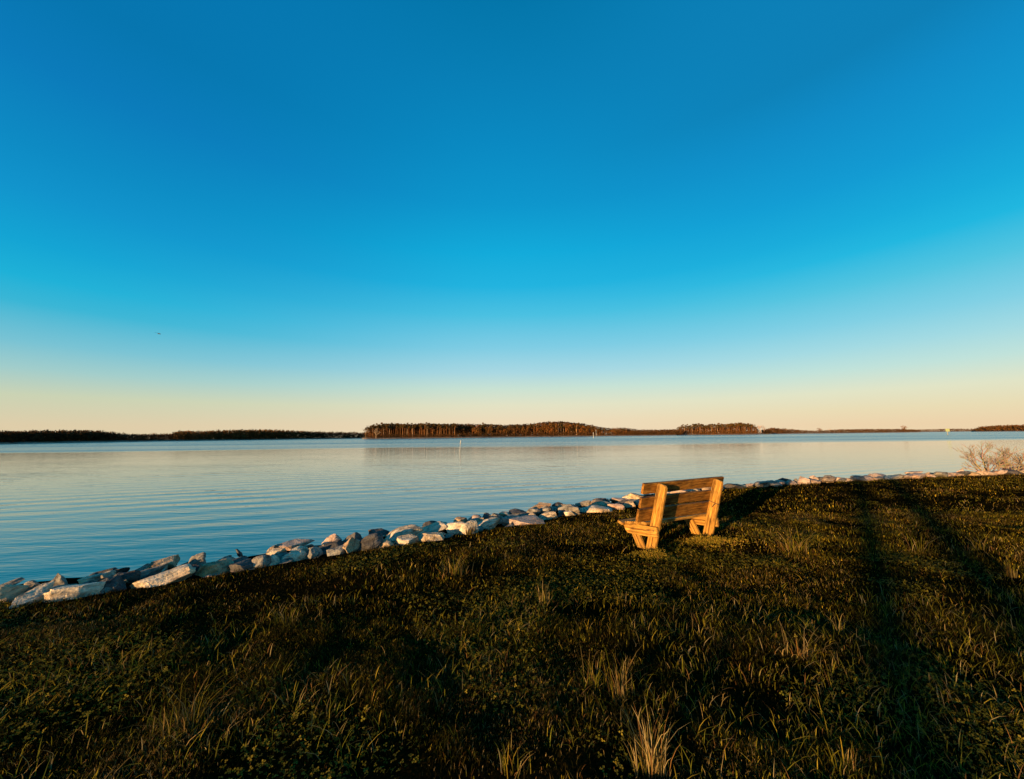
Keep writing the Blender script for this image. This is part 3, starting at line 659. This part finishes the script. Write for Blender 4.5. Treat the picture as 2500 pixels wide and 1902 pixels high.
ROCKS = [
 (12, 1441, 110, 52, 'tan', 'round', 'big tan boulder cut by the left edge of the photo'),
 (80, 1425, 48, 28, 'grey', 'round', 'small blue grey stone right of the big tan boulder at the left edge'),
 (137, 1414, 48, 38, 'grey', 'wedge', 'upright pointed grey stone with a bright tip near the left edge'),
 (82, 1452, 112, 42, 'white', 'slab', 'low pale stone in front of the small blue grey stone, second from the left edge'),
 (172, 1442, 150, 46, 'white', 'slab', 'broad pale banded slab in front of the pointed stone at the left'),
 (236, 1409, 84, 32, 'white', 'slab', 'white flat topped stone with a sunlit top above the dark blocky stone'),
 (268, 1424, 66, 40, 'dark', 'blocky', 'dark blocky stone with pale edges under the white flat topped one'),
 (304, 1405, 72, 34, 'dark', 'round', 'dark rounded stone between the blocky stone and the water'),
 (398, 1375, 84, 24, 'tan', 'slab', 'flat tan slab behind the large white boulder on the left'),
 (372, 1393, 80, 26, 'grey', 'slab', 'shaded grey slab under the flat tan slab'),
 (400, 1406, 146, 46, 'white', 'blocky', 'large white boulder lying on the lawn edge in the left third'),
 (482, 1366, 54, 34, 'grey', 'blocky', 'grey stone with a lit white patch on top, left of the tan faceted slab'),
 (468, 1388, 40, 26, 'dark', 'blocky', 'dark stone in the gap right of the large white boulder'),
 (526, 1384, 84, 34, 'tan', 'blocky', 'sunlit tan faceted slab below the small dark bird'),
 (590, 1379, 64, 30, 'dark', 'slab', 'dark wet slab beside the tan faceted one, at the foot of the bird'),
 (636, 1368, 52, 34, 'grey', 'round', 'dark blue grey stone at the left end of the pale cluster, right of the bird'),
 (668, 1365, 28, 24, 'white', 'blocky', 'small white stone right against the dark blue grey one'),
 (715, 1359, 70, 18, 'white', 'slab', 'bright low slab along the lawn in the pale cluster right of the bird'),
 (676, 1347, 46, 18, 'white', 'slab', 'pale flat stone behind the small white one'),
 (718, 1331, 92, 18, 'pink', 'slab', 'long flat pinkish slab at the water edge above the pale cluster'),
 (726, 1346, 46, 17, 'white', 'blocky', 'pale squarish stone between the pinkish slab and the bright low slab'),
 (764, 1345, 42, 28, 'grey', 'round', 'round grey stone with a white rim at the right of the pale cluster'),
 (810, 1315, 46, 26, 'pink', 'round', 'pinkish white dome shaped stone standing above its neighbours'),
 (806, 1335, 64, 28, 'dark', 'slab', 'dark grey slab under the pinkish dome shaped stone'),
 (793, 1340, 18, 14, 'tan', 'round', 'tiny tan stone in front of the dark grey slab'),
 (823, 1343, 46, 17, 'grey', 'slab', 'low grey stone on the grass in front of the dark grey slab'),
 (861, 1310, 40, 24, 'dark', 'round', 'dark rounded stone behind the tan pyramid stone'),
 (857, 1327, 52, 38, 'tan', 'wedge', 'tan pyramid shaped stone with a sharp peak'),
 (905, 1321, 64, 38, 'dark', 'round', 'large mottled dark grey stone right of the tan pyramid'),
 (935, 1324, 48, 22, 'tan', 'round', 'rounded sunlit tan stone low at the lawn between two dark ones'),
 (925, 1301, 50, 12, 'dark', 'slab', 'thin dark slab at the water behind the mottled grey stone'),
 (985, 1300, 92, 38, 'white', 'round', 'biggest pale boulder in the stretch left of the white stake, brown tinged'),
 (995, 1316, 52, 24, 'white', 'slab', 'white stone with black spots in front of the biggest pale boulder'),
 (1052, 1308, 64, 26, 'white', 'slab', 'white lozenge shaped stone low on the lawn edge'),
 (1054, 1279, 44, 16, 'dark', 'round', 'dark brown stone at the water above the wide cream stone'),
 (1058, 1290, 74, 26, 'white', 'blocky', 'wide cream stone behind the white lozenge shaped one'),
 (1112, 1287, 50, 26, 'white', 'blocky', 'cream stone leaning on the tall white block'),
 (1126, 1271, 34, 11, 'tan', 'slab', 'small flat tan stone at the water behind the cream stone'),
 (1158, 1264, 34, 16, 'pink', 'round', 'round brownish stone perched behind the tall white block'),
 (1143, 1286, 46, 36, 'white', 'blocky', 'tall white block with a crack beside a tuft of brown grass'),
 (1190, 1276, 62, 26, 'white', 'blocky', 'grey white boulder just right of the tall white block'),
 (1189, 1257, 26, 17, 'dark', 'wedge', 'small pointed dark stone behind the grey white boulder'),
 (1210, 1259, 24, 16, 'grey', 'round', 'small blue grey stone right of the pointed dark one'),
 (1233, 1256, 28, 10, 'white', 'slab', 'small flat cream stone between blue grey one and the black slab'),
 (1246, 1268, 58, 22, 'grey', 'blocky', 'blue grey boulder with a white streak in front of the flat cream stone'),
 (1269, 1250, 52, 16, 'dark', 'slab', 'long black slab touching the water'),
 (1276, 1275, 106, 12, 'pink', 'slab', 'long thin pale slab bedded in the lawn edge'),
 (1287, 1261, 44, 14, 'grey', 'slab', 'grey slanted slab under the long black one'),
 (1320, 1236, 54, 14, 'tan', 'slab', 'flat tan stone at the water right of the black slab'),
 (1303, 1247, 34, 18, 'grey', 'round', 'grey stone under the flat tan one'),
 (1297, 1258, 26, 20, 'tan', 'blocky', 'small sunlit tan block left of the ribbed white stone'),
 (1330, 1244, 34, 18, 'grey', 'round', 'brown grey rounded stone above the ribbed white stone'),
 (1336, 1256, 44, 18, 'white', 'blocky', 'ribbed white stone on the lawn edge'),
 (1362, 1233, 28, 14, 'dark', 'round', 'small dark stone on the crest left of the big blue white stone'),
 (1372, 1237, 24, 14, 'tan', 'round', 'orange tinted stone next to the small dark one on the crest'),
 (1390, 1243, 52, 26, 'grey', 'round', 'big blue white stone left of the broad white boulder'),
 (1393, 1253, 30, 10, 'white', 'slab', 'small white stone in the grass under the big blue white one'),
 (1425, 1228, 40, 12, 'grey', 'slab', 'flat grey stone on the crest above the broad white boulder'),
 (1455, 1241, 78, 20, 'white', 'round', 'broad white boulder on the lawn edge left of the bench'),
 (1466, 1221, 36, 11, 'dark', 'slab', 'dark flat stone at the water, left of the bench'),
 (1470, 1230, 58, 14, 'tan', 'slab', 'long tan stone on the crest behind the broad white boulder'),
 (1504, 1236, 40, 16, 'pink', 'blocky', 'pinkish block right of the broad white boulder'),
 (1514, 1219, 50, 12, 'pink', 'slab', 'flat pinkish stone high on the crest just left of the bench'),
 (1534, 1230, 34, 15, 'tan', 'blocky', 'tan block just left of the bench at the lawn edge'),
 (1547, 1212, 50, 22, 'white', 'round', 'large pale boulder rising at the left end of the bench back'),
 (1548, 1224, 34, 12, 'grey', 'slab', 'grey slab under the large pale boulder by the bench back'),
 (1885, 1178, 36, 14, 'grey', 'blocky', 'pale blue grey block on the right side, left of the dark rounded stone'),
 (1921, 1174, 44, 16, 'dark', 'round', 'dark green grey rounded stone on the right side shore'),
 (1944, 1173, 14, 12, 'grey', 'round', 'tiny round grey stone between the dark rounded stone and the humped one'),
 (1963, 1172, 30, 20, 'pink', 'round', 'humped brown grey stone right of the tiny round one'),
 (1988, 1167, 28, 14, 'pink', 'round', 'small reddish domed stone right of the humped stone'),
 (2018, 1169, 42, 11, 'dark', 'slab', 'low dark stone right of the reddish domed one'),
 (2052, 1168, 54, 11, 'pink', 'slab', 'long flat pink stone right of the low dark one'),
 (2100, 1166, 44, 12, 'grey', 'slab', 'slate grey stone in front of the shallow dome'),
 (2142, 1160, 44, 12, 'pink', 'round', 'shallow domed pinkish stone in the middle of the right shore'),
 (2232, 1153, 44, 8, 'pink', 'slab', 'flat reddish wedge resting on top of the right shore stones'),
 (2270, 1156, 28, 8, 'tan', 'round', 'small tan stone left of the curved grey one'),
 (2314, 1157, 44, 9, 'grey', 'round', 'curved grey stone left of the triangular stone'),
 (2348, 1150, 24, 13, 'pink', 'wedge', 'triangular pinkish stone standing upright left of the bare bushes'),
 (2372, 1156, 40, 9, 'tan', 'slab', 'sunlit orange tinted stone right below the triangular one'),
 (2440, 1153, 70, 8, 'white', 'slab', 'long pale slab under the bare bush'),
 (2482, 1144, 50, 14, 'pink', 'slab', 'reddish brown slab behind the bushes at the right edge')]
for i_, r_ in enumerate(ROCKS): put_rock(*r_, seed=300+i_)
# rubble between and behind the big ones
cum = np.concatenate([[0], np.cumsum(np.hypot(*(np.diff(EDGE, axis=0).T)))])
def along(s): 
    x = np.interp(s, cum, EDGE[:, 0]); y = np.interp(s, cum, EDGE[:, 1]); x2 = np.interp(s+.2, cum, EDGE[:, 0]); y2 = np.interp(s+.2, cum, EDGE[:, 1])
    t = np.array([x2-x, y2-y]); t /= np.linalg.norm(t); return np.array([x, y]), np.array([-t[1], t[0]]), t
s0_, s1_ = cum[4]-.2, cum[-3]+6
kinds = ['slab', 'blocky', 'round']; mts = ['white', 'pink', 'grey', 'tan', 'white', 'pink', 'grey', 'dark']
protos = {}
for mt in RM:
    for j in range(4): protos[(mt, j)] = rock_mesh(900+j+10*len(protos), (1, .72, .5), kinds[j % 3], 3, RM[mt])
rg = random.Random(3); s = s0_; cnt = 0
far_s = cum[3+14]                                     # right of the bench the stones are all small and far
while s < s1_ and cnt < 300:
    base, nn, t_ = along(s); right = s > far_s
    for off in ((.14, .5, .95) if right else (.16, .42, .72, 1.05)):
        if rg.random() < (.12 if right else .12): continue
        o_ = off+rg.uniform(-.12, .12); c = base+nn*o_
        L = rg.uniform(.30, .70) if right else rg.uniform(.16, .36)
        mt = rg.choice(mts if right else mts+['dark', 'grey', 'dark']); me = protos[(mt, rg.randrange(4))]
        z = .04-.26*max(0, o_-.1) if right else -.045-.05*o_
        ob = link('rock', me, None, (c[0], c[1], z)); ob.scale = (L, L*rg.uniform(.8, 1.1), L*rg.uniform(.5, .8))
        ob.rotation_euler = (R(rg.uniform(-14, 14)), R(rg.uniform(-14, 14)), math.atan2(t_[1], t_[0])+R(rg.uniform(-35, 35)))
        if not right: ob.rotation_euler = (Matrix.Rotation(R(rg.uniform(0, 30)), 3, Vector((0, 0, 1)).cross(Vector((-T[0], -T[1], 0))).normalized()) @ ob.rotation_euler.to_matrix()).to_euler()
        tag(ob, 'one of the many small stones in the low row right of the bench' if right else 'small stone wedged behind the larger boulders left of the bench', 'rock', 'small stones of the right shore' if right else 'filler stones behind the big boulders'); cnt += 1
    s += rg.uniform(.30, .5) if right else rg.uniform(.26, .40)
    if s > far_s+14: s += .25

# ------------------------------------------------------------------ birds
mbird = simple_mat('dark_plumage', (.007, .008, .013), .6); mbelly = simple_mat('rusty_belly', (.30, .16, .13), .7)
def skin(name, pts, edges, rad, m, parent=None, sub=2):
    me = bpy.data.meshes.new(name); me.from_pydata(pts, edges, []); ob = link(name, me, parent)
    sk = ob.modifiers.new('s', 'SKIN'); ss = ob.modifiers.new('u', 'SUBSURF'); ss.levels = ss.render_levels = sub
    for i, r_ in enumerate(rad): me.skin_vertices[0].data[i].radius = r_ if isinstance(r_, tuple) else (r_, r_)
    me.skin_vertices[0].data[0].use_root = True
    dg = bpy.context.evaluated_depsgraph_get(); m2 = bpy.data.meshes.new_from_object(ob.evaluated_get(dg)); ob.modifiers.clear(); ob.data = m2; m2.materials.clear(); m2.materials.append(m)
    for p_ in m2.polygons: p_.use_smooth = True
    return ob
q = gp(584, 1362, -.14)
bird = skin('bird', [(0, 0, .060), (-.022, 0, .085), (-.036, 0, .105), (-.048, 0, .118), (-.064, 0, .117), (.016, 0, .030), (.030, 0, 0), (.046, 0, -.035)],
            [(0, 1), (1, 2), (2, 3), (3, 4), (0, 5), (5, 6), (6, 7)], [.026, .024, .017, .016, .004, .020, .010, (.004, .010)], mbird)
bird.location = (q[0], q[1], q[2]); tag(bird, 'small dark bird with a rusty belly perched on a wet stone at the water edge', 'bird')
wg = skin('wing', [(-.008, 0, .080), (.012, 0, .045), (.040, 0, -.012)], [(0, 1), (1, 2)], [(.010, .012), (.010, .016), (.003, .006)], mbird, bird); wg.location = (.004, -.020, 0)
wg2 = wg.copy(); COL.objects.link(wg2); wg2.location = (.004, .020, 0)
skin('belly', [(-.018, 0, .072), (-.008, 0, .045), (.004, 0, .018)], [(0, 1), (1, 2)], [.014, .018, .010], mbelly, bird).location = (-.008, 0, 0)
bk_ = MB(); bk_.tube([(-.062, 0, .118), (-.078, 0, .114)], [.005, .001], (.02, .02, .02), 5); link('beak', bk_.mesh('beak', mbird), bird)
for s_ in (-.006, .006):
    lg = MB(); lg.tube([(.004, s_, .02), (.0, s_, -.02)], [.002, .002], (.02, .02, .02), 5); link('leg', lg.mesh('leg', mbird), bird)
put_rock(584, 1372, 60, 22, 'dark', 'slab', 'low wet stone directly under the perched bird', 777)
# gliding bird far off over the water
q = rd(389, 815, 60)
gb = skin('gliding_bird', [(0, 0, 0), (.16, .02, -.03), (.26, .02, -.06), (-.12, .0, .02), (-.3, 0, .03)], [(0, 1), (1, 2), (0, 3), (3, 4)], [.07, .06, .02, .05, (.03, .05)], mbird)
gb.location = q; gb.scale = (.7, .7, .7); tag(gb, 'tiny dark bird gliding in the blue sky above the left shore', 'bird')
w = MB(); w.add([(.10, 0, .02), (-.08, 0, .02), (-.55, -.35, .13), (-.40, -.35, .10), (-.62, -.55, .12)], [(0, 1, 2, 3), (3, 2, 4, 3)][:1], (.02, .02, .02))
for sgn in (1, -1):
    mm = MB(); pts = [(0, 0, .02), (-.12, .25*sgn, .10), (-.34, .55*sgn, .11)]
    mm.tube(pts, [.07, .05, .012], (.02, .02, .02), 6); me = mm.mesh('wing', mbird)
    for v in me.vertices: v.co.z = v.co.z*.35+.05
    link('wing', me, gb)

# ------------------------------------------------------------------ bare bushes on the right
mtwig = vcol_mat('twig_bark', .8, 0, .2)
def bush(x, y, wpx, hpx, label, seed, stems=9, col=(.23, .175, .125), D=None, cat='bush', spread=1.0, lev=4):
    rg = random.Random(seed); base = gp(x, y, -.02) if D is None else rd(x, y, D)
    sc = (FW@(base-CAM))/F; Wd = wpx*sc; Hh = hpx*sc
    e = empty('bare_bush', (base[0], base[1], -.1)); tag(e, label, cat)
    st = MB(); tw = MB()
    def grow(p, d, l, r, k):
        pts = [p]; dd = d.copy()
        for j in range(3):
            dd = (dd+Vector((rg.gauss(0, .11), rg.gauss(0, .11), rg.gauss(.05, .07)))).normalized(); pts.append(pts[-1]+dd*l/3)
        (st if k == 0 else tw).tube(pts, [r, r*.88, r*.76, r*.62 if k < lev else r*.25], tuple(c_*rg.uniform(.7, 1.3) for c_ in col), 4)
        if k >= lev: return
        for j in range(3 if k < 1 or rg.random() < .7 else 2):
            src = pts[rg.choice([2, 3])] if j else pts[3]
            nd_ = (dd+Vector((rg.gauss(0, .42), rg.gauss(0, .42), rg.gauss(.02, .25)))).normalized()
            grow(src, nd_, l*rg.uniform(.6, .85), max(.0026, r*.64), k+1)
    for j in range(stems):
        a = (j+.5)/stems*math.pi+rg.gauss(0, .15); ca = math.cos(a)
        d = Vector((ca*Wd*.62*spread, rg.gauss(0, .35)*Wd*.5, Hh*(.35+.65*math.sin(a)))).normalized()
        L = .40*math.hypot(ca*Wd*.55, Hh*math.sin(a))*rg.uniform(.75, 1.05)
        grow(Vector((rg.gauss(0, .05), rg.gauss(0, .08), 0)), d, L, .016*Hh/1.0+.005, 0)
    link('stem', st.mesh('stem', mtwig), e); link('twigs', tw.mesh('twigs', mtwig), e)
bush(2416, 1155, 112, 76, 'leafless fan shaped bush on the rocks, the left one near the right edge', 5, 10)
bush(2466, 1149, 56, 68, 'leafless upright bush at the right edge of the photo', 9, 8)
bush(2505, 1150, 60, 64, 'leafless bush cut by the right edge of the photo', 14, 7)
bush(2458, 1146, 44, 34, 'small dense bush of reddish twigs between the leafless bushes', 21, 12, (.42, .18, .09))

# ------------------------------------------------------------------ grass
mgrass = vcol_mat('grass_blade', .7, .18, .04)
def blades(x, y, z, h, w, lean, yaw, col, sidebend=None):
    n_ = len(x); ca, sa = np.cos(yaw), np.sin(yaw)                      # yaw = direction across the blade width
    la = yaw+np.pi/2+(0 if sidebend is None else sidebend); lx, ly = np.cos(la)*lean*h, np.sin(la)*lean*h
    B = np.stack([x, y, z], 1); ax = np.stack([ca, sa, 0*ca], 1)*w[:, None]/2
    m1 = B+np.stack([lx*.22, ly*.22, h*.5], 1); m2 = B+np.stack([lx*.6, ly*.6, h*.83], 1); tp = B+np.stack([lx, ly, h], 1)
    V = np.stack([B-ax, B+ax, m1-ax*.85, m1+ax*.85, m2-ax*.55, m2+ax*.55, tp], 1).reshape(-1, 3)
    k = np.arange(n_)*7
    Q = np.concatenate([np.stack([k, k+1, k+3, k+2], 1), np.stack([k+2, k+3, k+5, k+4], 1)]); T3 = np.stack([k+4, k+5, k+6], 1)
    C = np.repeat(col, 7, 0).reshape(n_, 7, 3)*np.array([.7, .7, .9, .9, 1.1, 1.1, 1.3])[None, :, None]  # shade among the blades put into the colour: darker roots, brighter tips
    return V, T3, Q, C.reshape(-1, 3)
GREEN = np.array([(.050, .043, .0032), (.032, .031, .0026), (.080, .056, .0050), (.025, .024, .0022)])
STRAW = np.array([(.22, .145, .05), (.15, .105, .035), (.28, .20, .085), (.18, .085, .025)])
def scatter(n_, dmin, dmax, rgn, xlim=1.5):
    # uniform in the ground area seen between two distances
    D = np.sqrt(rgn.random(n_)*(dmax**2-dmin**2)+dmin**2); X = (rgn.random(n_)*2-1)*xlim*D+0*D
    return X, D
def grass_layer(name, n_, dmin, dmax, hm, wm, seed, strawp=.10, lit_gain=0.0, label=None):
    g = np.random.default_rng(seed); x, y = scatter(n_, dmin, dmax, g)
    ed = edge_dist(x, y); keep = ed < .03
    dens = fbm(x+3, y+40, 1.6, 3); keep &= g.random(n_) < np.clip((dens-.28)*3.2, .12, 1)
    x, y, ed = x[keep], y[keep], ed[keep]; m = len(x); z = ground_z(x, y, ed)-.004
    clump = fbm(x+60, y+11, 3.2, 3); big = fbm(x-20, y+7, .7, 3)
    h = hm*(.45+1.1*np.clip((clump-.35)*2.4, 0, 1.4))*(.6+.8*g.random(m))*(.75+.6*big); w = wm*(.6+.8*g.random(m))
    for c_ in (PN, PF): h = h*(1-.8*np.exp(-(((x-c_[0]+.05)/.32)**2+((y-c_[1]+.12)/.30)**2)))
    col = GREEN[g.integers(0, 4, m)]*np.where(g.random((m, 1)) < .08, 3.6, np.clip(g.lognormal(-1.05, .6, (m, 1)), .12, 3.0))*(.25+1.5*big[:, None])*(np.array([1, 1, 1])*(1.0 if lit_gain else .85)+lit_gain*np.array([1.0, .78, .5])*np.clip((np.hypot(x, y)-2.5)/4, 0, 1)[:, None])  # light and shade put into the colour: near blades darker, farther ones golden
    sp = np.clip(strawp*(.3+3.0*np.clip(fbm(x+80, y-30, 1.1, 3)-.45, 0, 1)*3), 0, .6); isS = g.random(m) < sp
    col[isS] = STRAW[g.integers(0, 4, isS.sum())]*(.4+.5*g.random((isS.sum(), 1)))
    V, T3, Q, C = blades(x, y, z, h, w, .2+.9*g.random(m)**1.4, g.uniform(0, 6.28, m), col, g.normal(0, .5, m))
    me = mesh_np(name, V, tri=T3, quad=Q, mats=[mgrass], col=C)
    tag(link(name, me), label, 'grass', kind='stuff')
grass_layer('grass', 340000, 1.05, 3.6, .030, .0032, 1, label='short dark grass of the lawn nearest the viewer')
grass_layer('grass', 380000, 3.6, 8.0, .030, .0044, 2, lit_gain=1.0, label='grass of the lawn in the middle distance around the bench')
grass_layer('grass', 300000, 8.0, 22.0, .034, .0075, 3, lit_gain=1.0, label='grass on the far right of the lawn below the row of stones')

def long_blades(n_, dmin, dmax, seed, hm, wm, label):
    g = np.random.default_rng(seed); x, y = scatter(n_, dmin, dmax, g); ed = edge_dist(x, y)
    k = (ed < -.15) & (g.random(n_) < np.clip((fbm(x+31, y-17, 1.3, 3)-.44)*6, .03, 1)); x, y, ed = x[k], y[k], ed[k]; m = len(x)
    col = np.where((g.random(m) < .35)[:, None], STRAW[g.integers(0, 4, m)]*1.3, GREEN[g.integers(0, 4, m)]*4.0)*(.6+.6*g.random((m, 1)))
    V, T3, Q, C = blades(x, y, ground_z(x, y, ed)-.004, hm*(.3+.8*g.random(m)), wm*(.6+.9*g.random(m)), .3+1.3*g.random(m)**1.2, g.uniform(0, 6.28, m), col, g.normal(0, .4, m))
    tag(link('grass', mesh_np('grass', V, tri=T3, quad=Q, mats=[mgrass], col=C)), label, 'grass', kind='stuff')
long_blades(18000, 1.05, 4.0, 61, .085, .0034, 'longer single blades standing out of the nearest short grass')
long_blades(14000, 4.0, 9.0, 62, .07, .0046, 'longer single blades standing out of the grass around the bench')

def clover_layer(n_, dmin, dmax, seed, sz, name='clover'):
    g = np.random.default_rng(seed); x, y = scatter(n_, dmin, dmax, g); ed = edge_dist(x, y)
    keep = (ed < -.05) & (g.random(n_) < np.clip((fbm(x-70, y+90, 1.0, 3)-.56)*6, 0, .7)); x, y, ed = x[keep], y[keep], ed[keep]
    m = len(x); z = ground_z(x, y, ed)+.012+.035*g.random(m)
    C0 = np.stack([x, y, z], 1); Vs = []; n0 = g.normal(size=(m, 3))*.45; n0[:, 2] += 1; n0 /= np.linalg.norm(n0, axis=1)[:, None]
    u_ = np.cross(n0, g.normal(size=(m, 3))); u_ /= np.linalg.norm(u_, axis=1)[:, None]; v_ = np.cross(n0, u_); s_ = sz*(.6+.8*g.random((m, 1)))
    col = np.array([(.095, .082, .008), (.065, .060, .006), (.16, .12, .014)])[g.integers(0, 3, m)]*(.7+.6*g.random((m, 1)))
    for k in range(3):
        a = 2.094*k; d = u_*math.cos(a)+v_*math.sin(a); e_ = -u_*math.sin(a)+v_*math.cos(a)
        Vs.append(np.stack([C0, C0+(d*.6+e_*.42)*s_+n0*s_*.12, C0+d*s_*1.05, C0+(d*.6-e_*.42)*s_+n0*s_*.12], 1))
    V = np.concatenate(Vs).reshape(-1, 3); q = np.arange(len(V)).reshape(-1, 4)
    me = mesh_np(name, V, quad=q, mats=[mgrass], col=np.repeat(np.tile(col, (3, 1)), 4, 0)); return me
tag(link('clover', clover_layer(120000, 1.05, 6, 21, .011)), 'patches of clover leaves scattered through the near lawn', 'clover', kind='stuff')
tag(link('clover', clover_layer(60000, 6, 14, 22, .016)), 'patches of small leaved weeds further back on the lawn', 'clover', kind='stuff')
# weeds round the feet of the bench
def weeds(cx, cy, rx, ry, n_, seed, label):
    g = np.random.default_rng(seed); r_ = np.abs(g.normal(0, .5, n_)); a = g.uniform(0, 6.28, n_)
    x = cx+rx*r_*np.cos(a); y = cy+ry*r_*np.sin(a); f_ = fbm(x*5+3, y*5, 1, 3); h = (.015+.08*g.random(n_)**1.5)*np.clip(1.1-r_*.7, .25, 1)*np.clip((f_-.3)*3.5, .15, 1.3)
    P_ = []; Cc = []
    nl = 7
    for k in range(nl):
        t = (k+1)/nl; P_.append(np.stack([x+g.normal(0, .01, n_), y+g.normal(0, .01, n_), ground_z(x, y)+h*t], 1)); Cc.append(np.array([(.19, .14, .016), (.13, .11, .012), (.25, .155, .024)])[g.integers(0, 3, n_)]*(.6+.7*g.random((n_, 1))))
    V, q = leaf_quads(np.concatenate(P_), .009, g)
    me = mesh_np('weeds', V, quad=q, mats=[mgrass], col=np.repeat(np.concatenate(Cc), 4, 0)); tag(link('weeds', me), label, 'weeds', kind='stuff')
PM = (PN+PF)/2
weeds(PN[0]-.02, PN[1]-.24, .46, .20, 700, 31, 'small leaved weeds round the feet of the near bench post')
weeds(PF[0]-.10, PF[1]-.26, .62, .22, 850, 32, 'small leaved weeds round the feet of the far bench post')
# larger tufts one can point at
def tuft(x, y, hpx, wpx, n_, label, seed, straw=.5, lean=.5):
    g = np.random.default_rng(seed); q = gp(x, y); sc = (FW@(q-CAM))/F; hh = hpx*sc; ww = wpx*sc
    r_ = g.normal(0, .28, (n_, 2))*ww*.5; xx = r_[:, 0]; yy = r_[:, 1]*.6; z = 0*xx-.01
    h = hh*(.22+.78*g.random(n_)); yaw = np.arctan2(yy, xx)-np.pi/2+g.normal(0, .9, n_)
    col = np.where((g.random(n_) < straw)[:, None], STRAW[g.integers(0, 4, n_)]*(1.3 if y > 1800 else .85), GREEN[g.integers(0, 4, n_)]*2.2)*(.6+.8*g.random((n_, 1)))
    V, T3, Q, C = blades(xx, yy, z, h, np.full(n_, max(.0042, 1.5*sc))*(.6+.7*g.random(n_)), lean*(.2+1.4*g.random(n_)**1.2), yaw, col, g.normal(0, .4, n_))
    o = link('grass_tuft', mesh_np('grass_tuft', V, tri=T3, quad=Q, mats=[mgrass], col=C), None, (q[0], q[1], float(ground_z(np.array([q[0]]), np.array([q[1]]))[0])))
    tag(o, label, 'grass tuft', 'taller grass tufts on the lawn')
TUFTS = [
 (1592, 1895, 150, 110, 130, 'tall pale straw tuft at the bottom edge right of centre', .7, .45),
 (1940, 1345, 62, 110, 70, 'spreading tuft of pale blades on the grass right of the bench', .45, .9),
 (1515, 1700, 120, 90, 80, 'rusty straw tuft above the tall pale one near the bottom', .7, .55),
 (1450, 1675, 80, 90, 60, 'green tuft left of the rusty straw tuft', .3, .5),
 (1110, 1405, 48, 110, 80, 'broad tuft of dried grass at the centre left, near the lawn edge', .45, .8),
 (1145, 1302, 22, 34, 50, 'small brown tuft leaning against the tall white block of rock', .6, .4),
 (700, 1530, 42, 110, 60, 'low olive tuft on the left part of the lawn', .3, .7),
 (440, 1800, 140, 170, 46, 'loose tuft of long thin rusty stems at the lower left', .6, .9),
 (1955, 1600, 58, 110, 60, 'flattened straw coloured tuft in the lower right', .9, 1.2),
 (2050, 1540, 80, 50, 14, 'few long pale blades in the right half of the lawn', .8, .8),
 (2470, 1410, 42, 50, 50, 'orange brown tuft near the right edge', .6, .35),
 (1330, 1480, 70, 40, 30, 'narrow yellow tuft standing alone near the centre of the lawn', .6, .3),
 (2250, 1350, 56, 120, 30, 'sparse wiry tuft in the shadow strips on the right', .5, 1.1),
 (2060, 1890, 90, 140, 40, 'loose tuft of upright blades at the bottom right', .3, .5),
 (1250, 1890, 70, 130, 40, 'loose tuft of blades at the bottom centre', .35, .5),
 (300, 1640, 50, 120, 40, 'wind bent olive tuft in the lower left', .4, 1.0),
 (2390, 1340, 40, 70, 40, 'pale green tuft in the right of the lawn above the orange brown one', .3, .8)]
for i_, (x, y, h_, w_, n_, lab, st_, le) in enumerate(TUFTS): tuft(x, y, h_, w_, n_, lab, 500+i_, st_, le)

# ------------------------------------------------------------------ unseen trees added behind the viewer as casters of the two shadow strips
LAT = np.array([math.cos(SUN_AZ), -math.sin(SUN_AZ), 0])
for back, lat, r_, lab in ((45.0, .12, .235, 'tall tree added unseen behind the viewer, the nearer of two, casting the left shadow strip'), (50.0, .98, .27, 'tall tree added unseen behind the viewer casting the right, thinner shadow strip')):
    p = -T*back+LAT*lat; e = empty('added_shade_tree', (p[0], p[1], 0)); tag(e, lab, 'tree', 'added trees behind the viewer')
    m = MB(); m.tube([(0, 0, -.3), (.0, 0, .1), (.03, .02, 3), (.0, .1, 9), (.1, 0, 16)], [r_*1.5, r_*1.05, r_, r_*.8, r_*.3], (.12, .09, .06), 12); link('trunk', m.mesh('trunk', mbark), e)
    V, q, c = tree_arrays('round', 1500, np.random.default_rng(int(back))); V = (V-np.array([0, 0, .35]))*np.array([12, 12, 14])+np.array([0, 0, 10])
    link('crown', mesh_np('crown', V, quad=q, mats=[mleaf], col=c), e)

# unseen loose shrubs added behind the viewer to break up the foreground light
for i_, la in enumerate(np.linspace(-3.6, 9.5, 8)):
    g = np.random.default_rng(800+i_); bk = 13.0+g.uniform(-1.5, 1.5); hh = g.uniform(1.0, 1.55)
    p = -T*bk+LAT*(la+g.uniform(-.4, .4)); e = empty('added_shrub', (p[0], p[1], 0)); tag(e, 'loose leafy shrub added unseen behind the viewer to break up the light', 'shrub', 'added shrubs behind the viewer')
    n_ = 1500; c = g.normal(size=(n_, 3)); c /= np.linalg.norm(c, axis=1)[:, None]; c *= g.random((n_, 1))**.5
    c = c*np.array([1.25, 1.25, hh*.52])+np.array([0, 0, hh*.5]); keep = fbm(c[:, 0]*2+i_*7, c[:, 2]*3+c[:, 1], 1, 3) > .34
    V, q = leaf_quads(c[keep], .055, g)
    link('foliage', mesh_np('foliage', V, quad=q, mats=[mleaf], col=np.tile((.05, .05, .012), (len(V), 1))), e)
    m = MB()
    for k in range(6): a = k*1.05; m.tube([(0, 0, -.1), (math.cos(a)*.3, math.sin(a)*.3, hh*.4), (math.cos(a)*.7, math.sin(a)*.7, hh*.75)], [.03, .02, .008], (.1, .07, .04), 5)
    link('stem', m.mesh('stem', mbark), e)
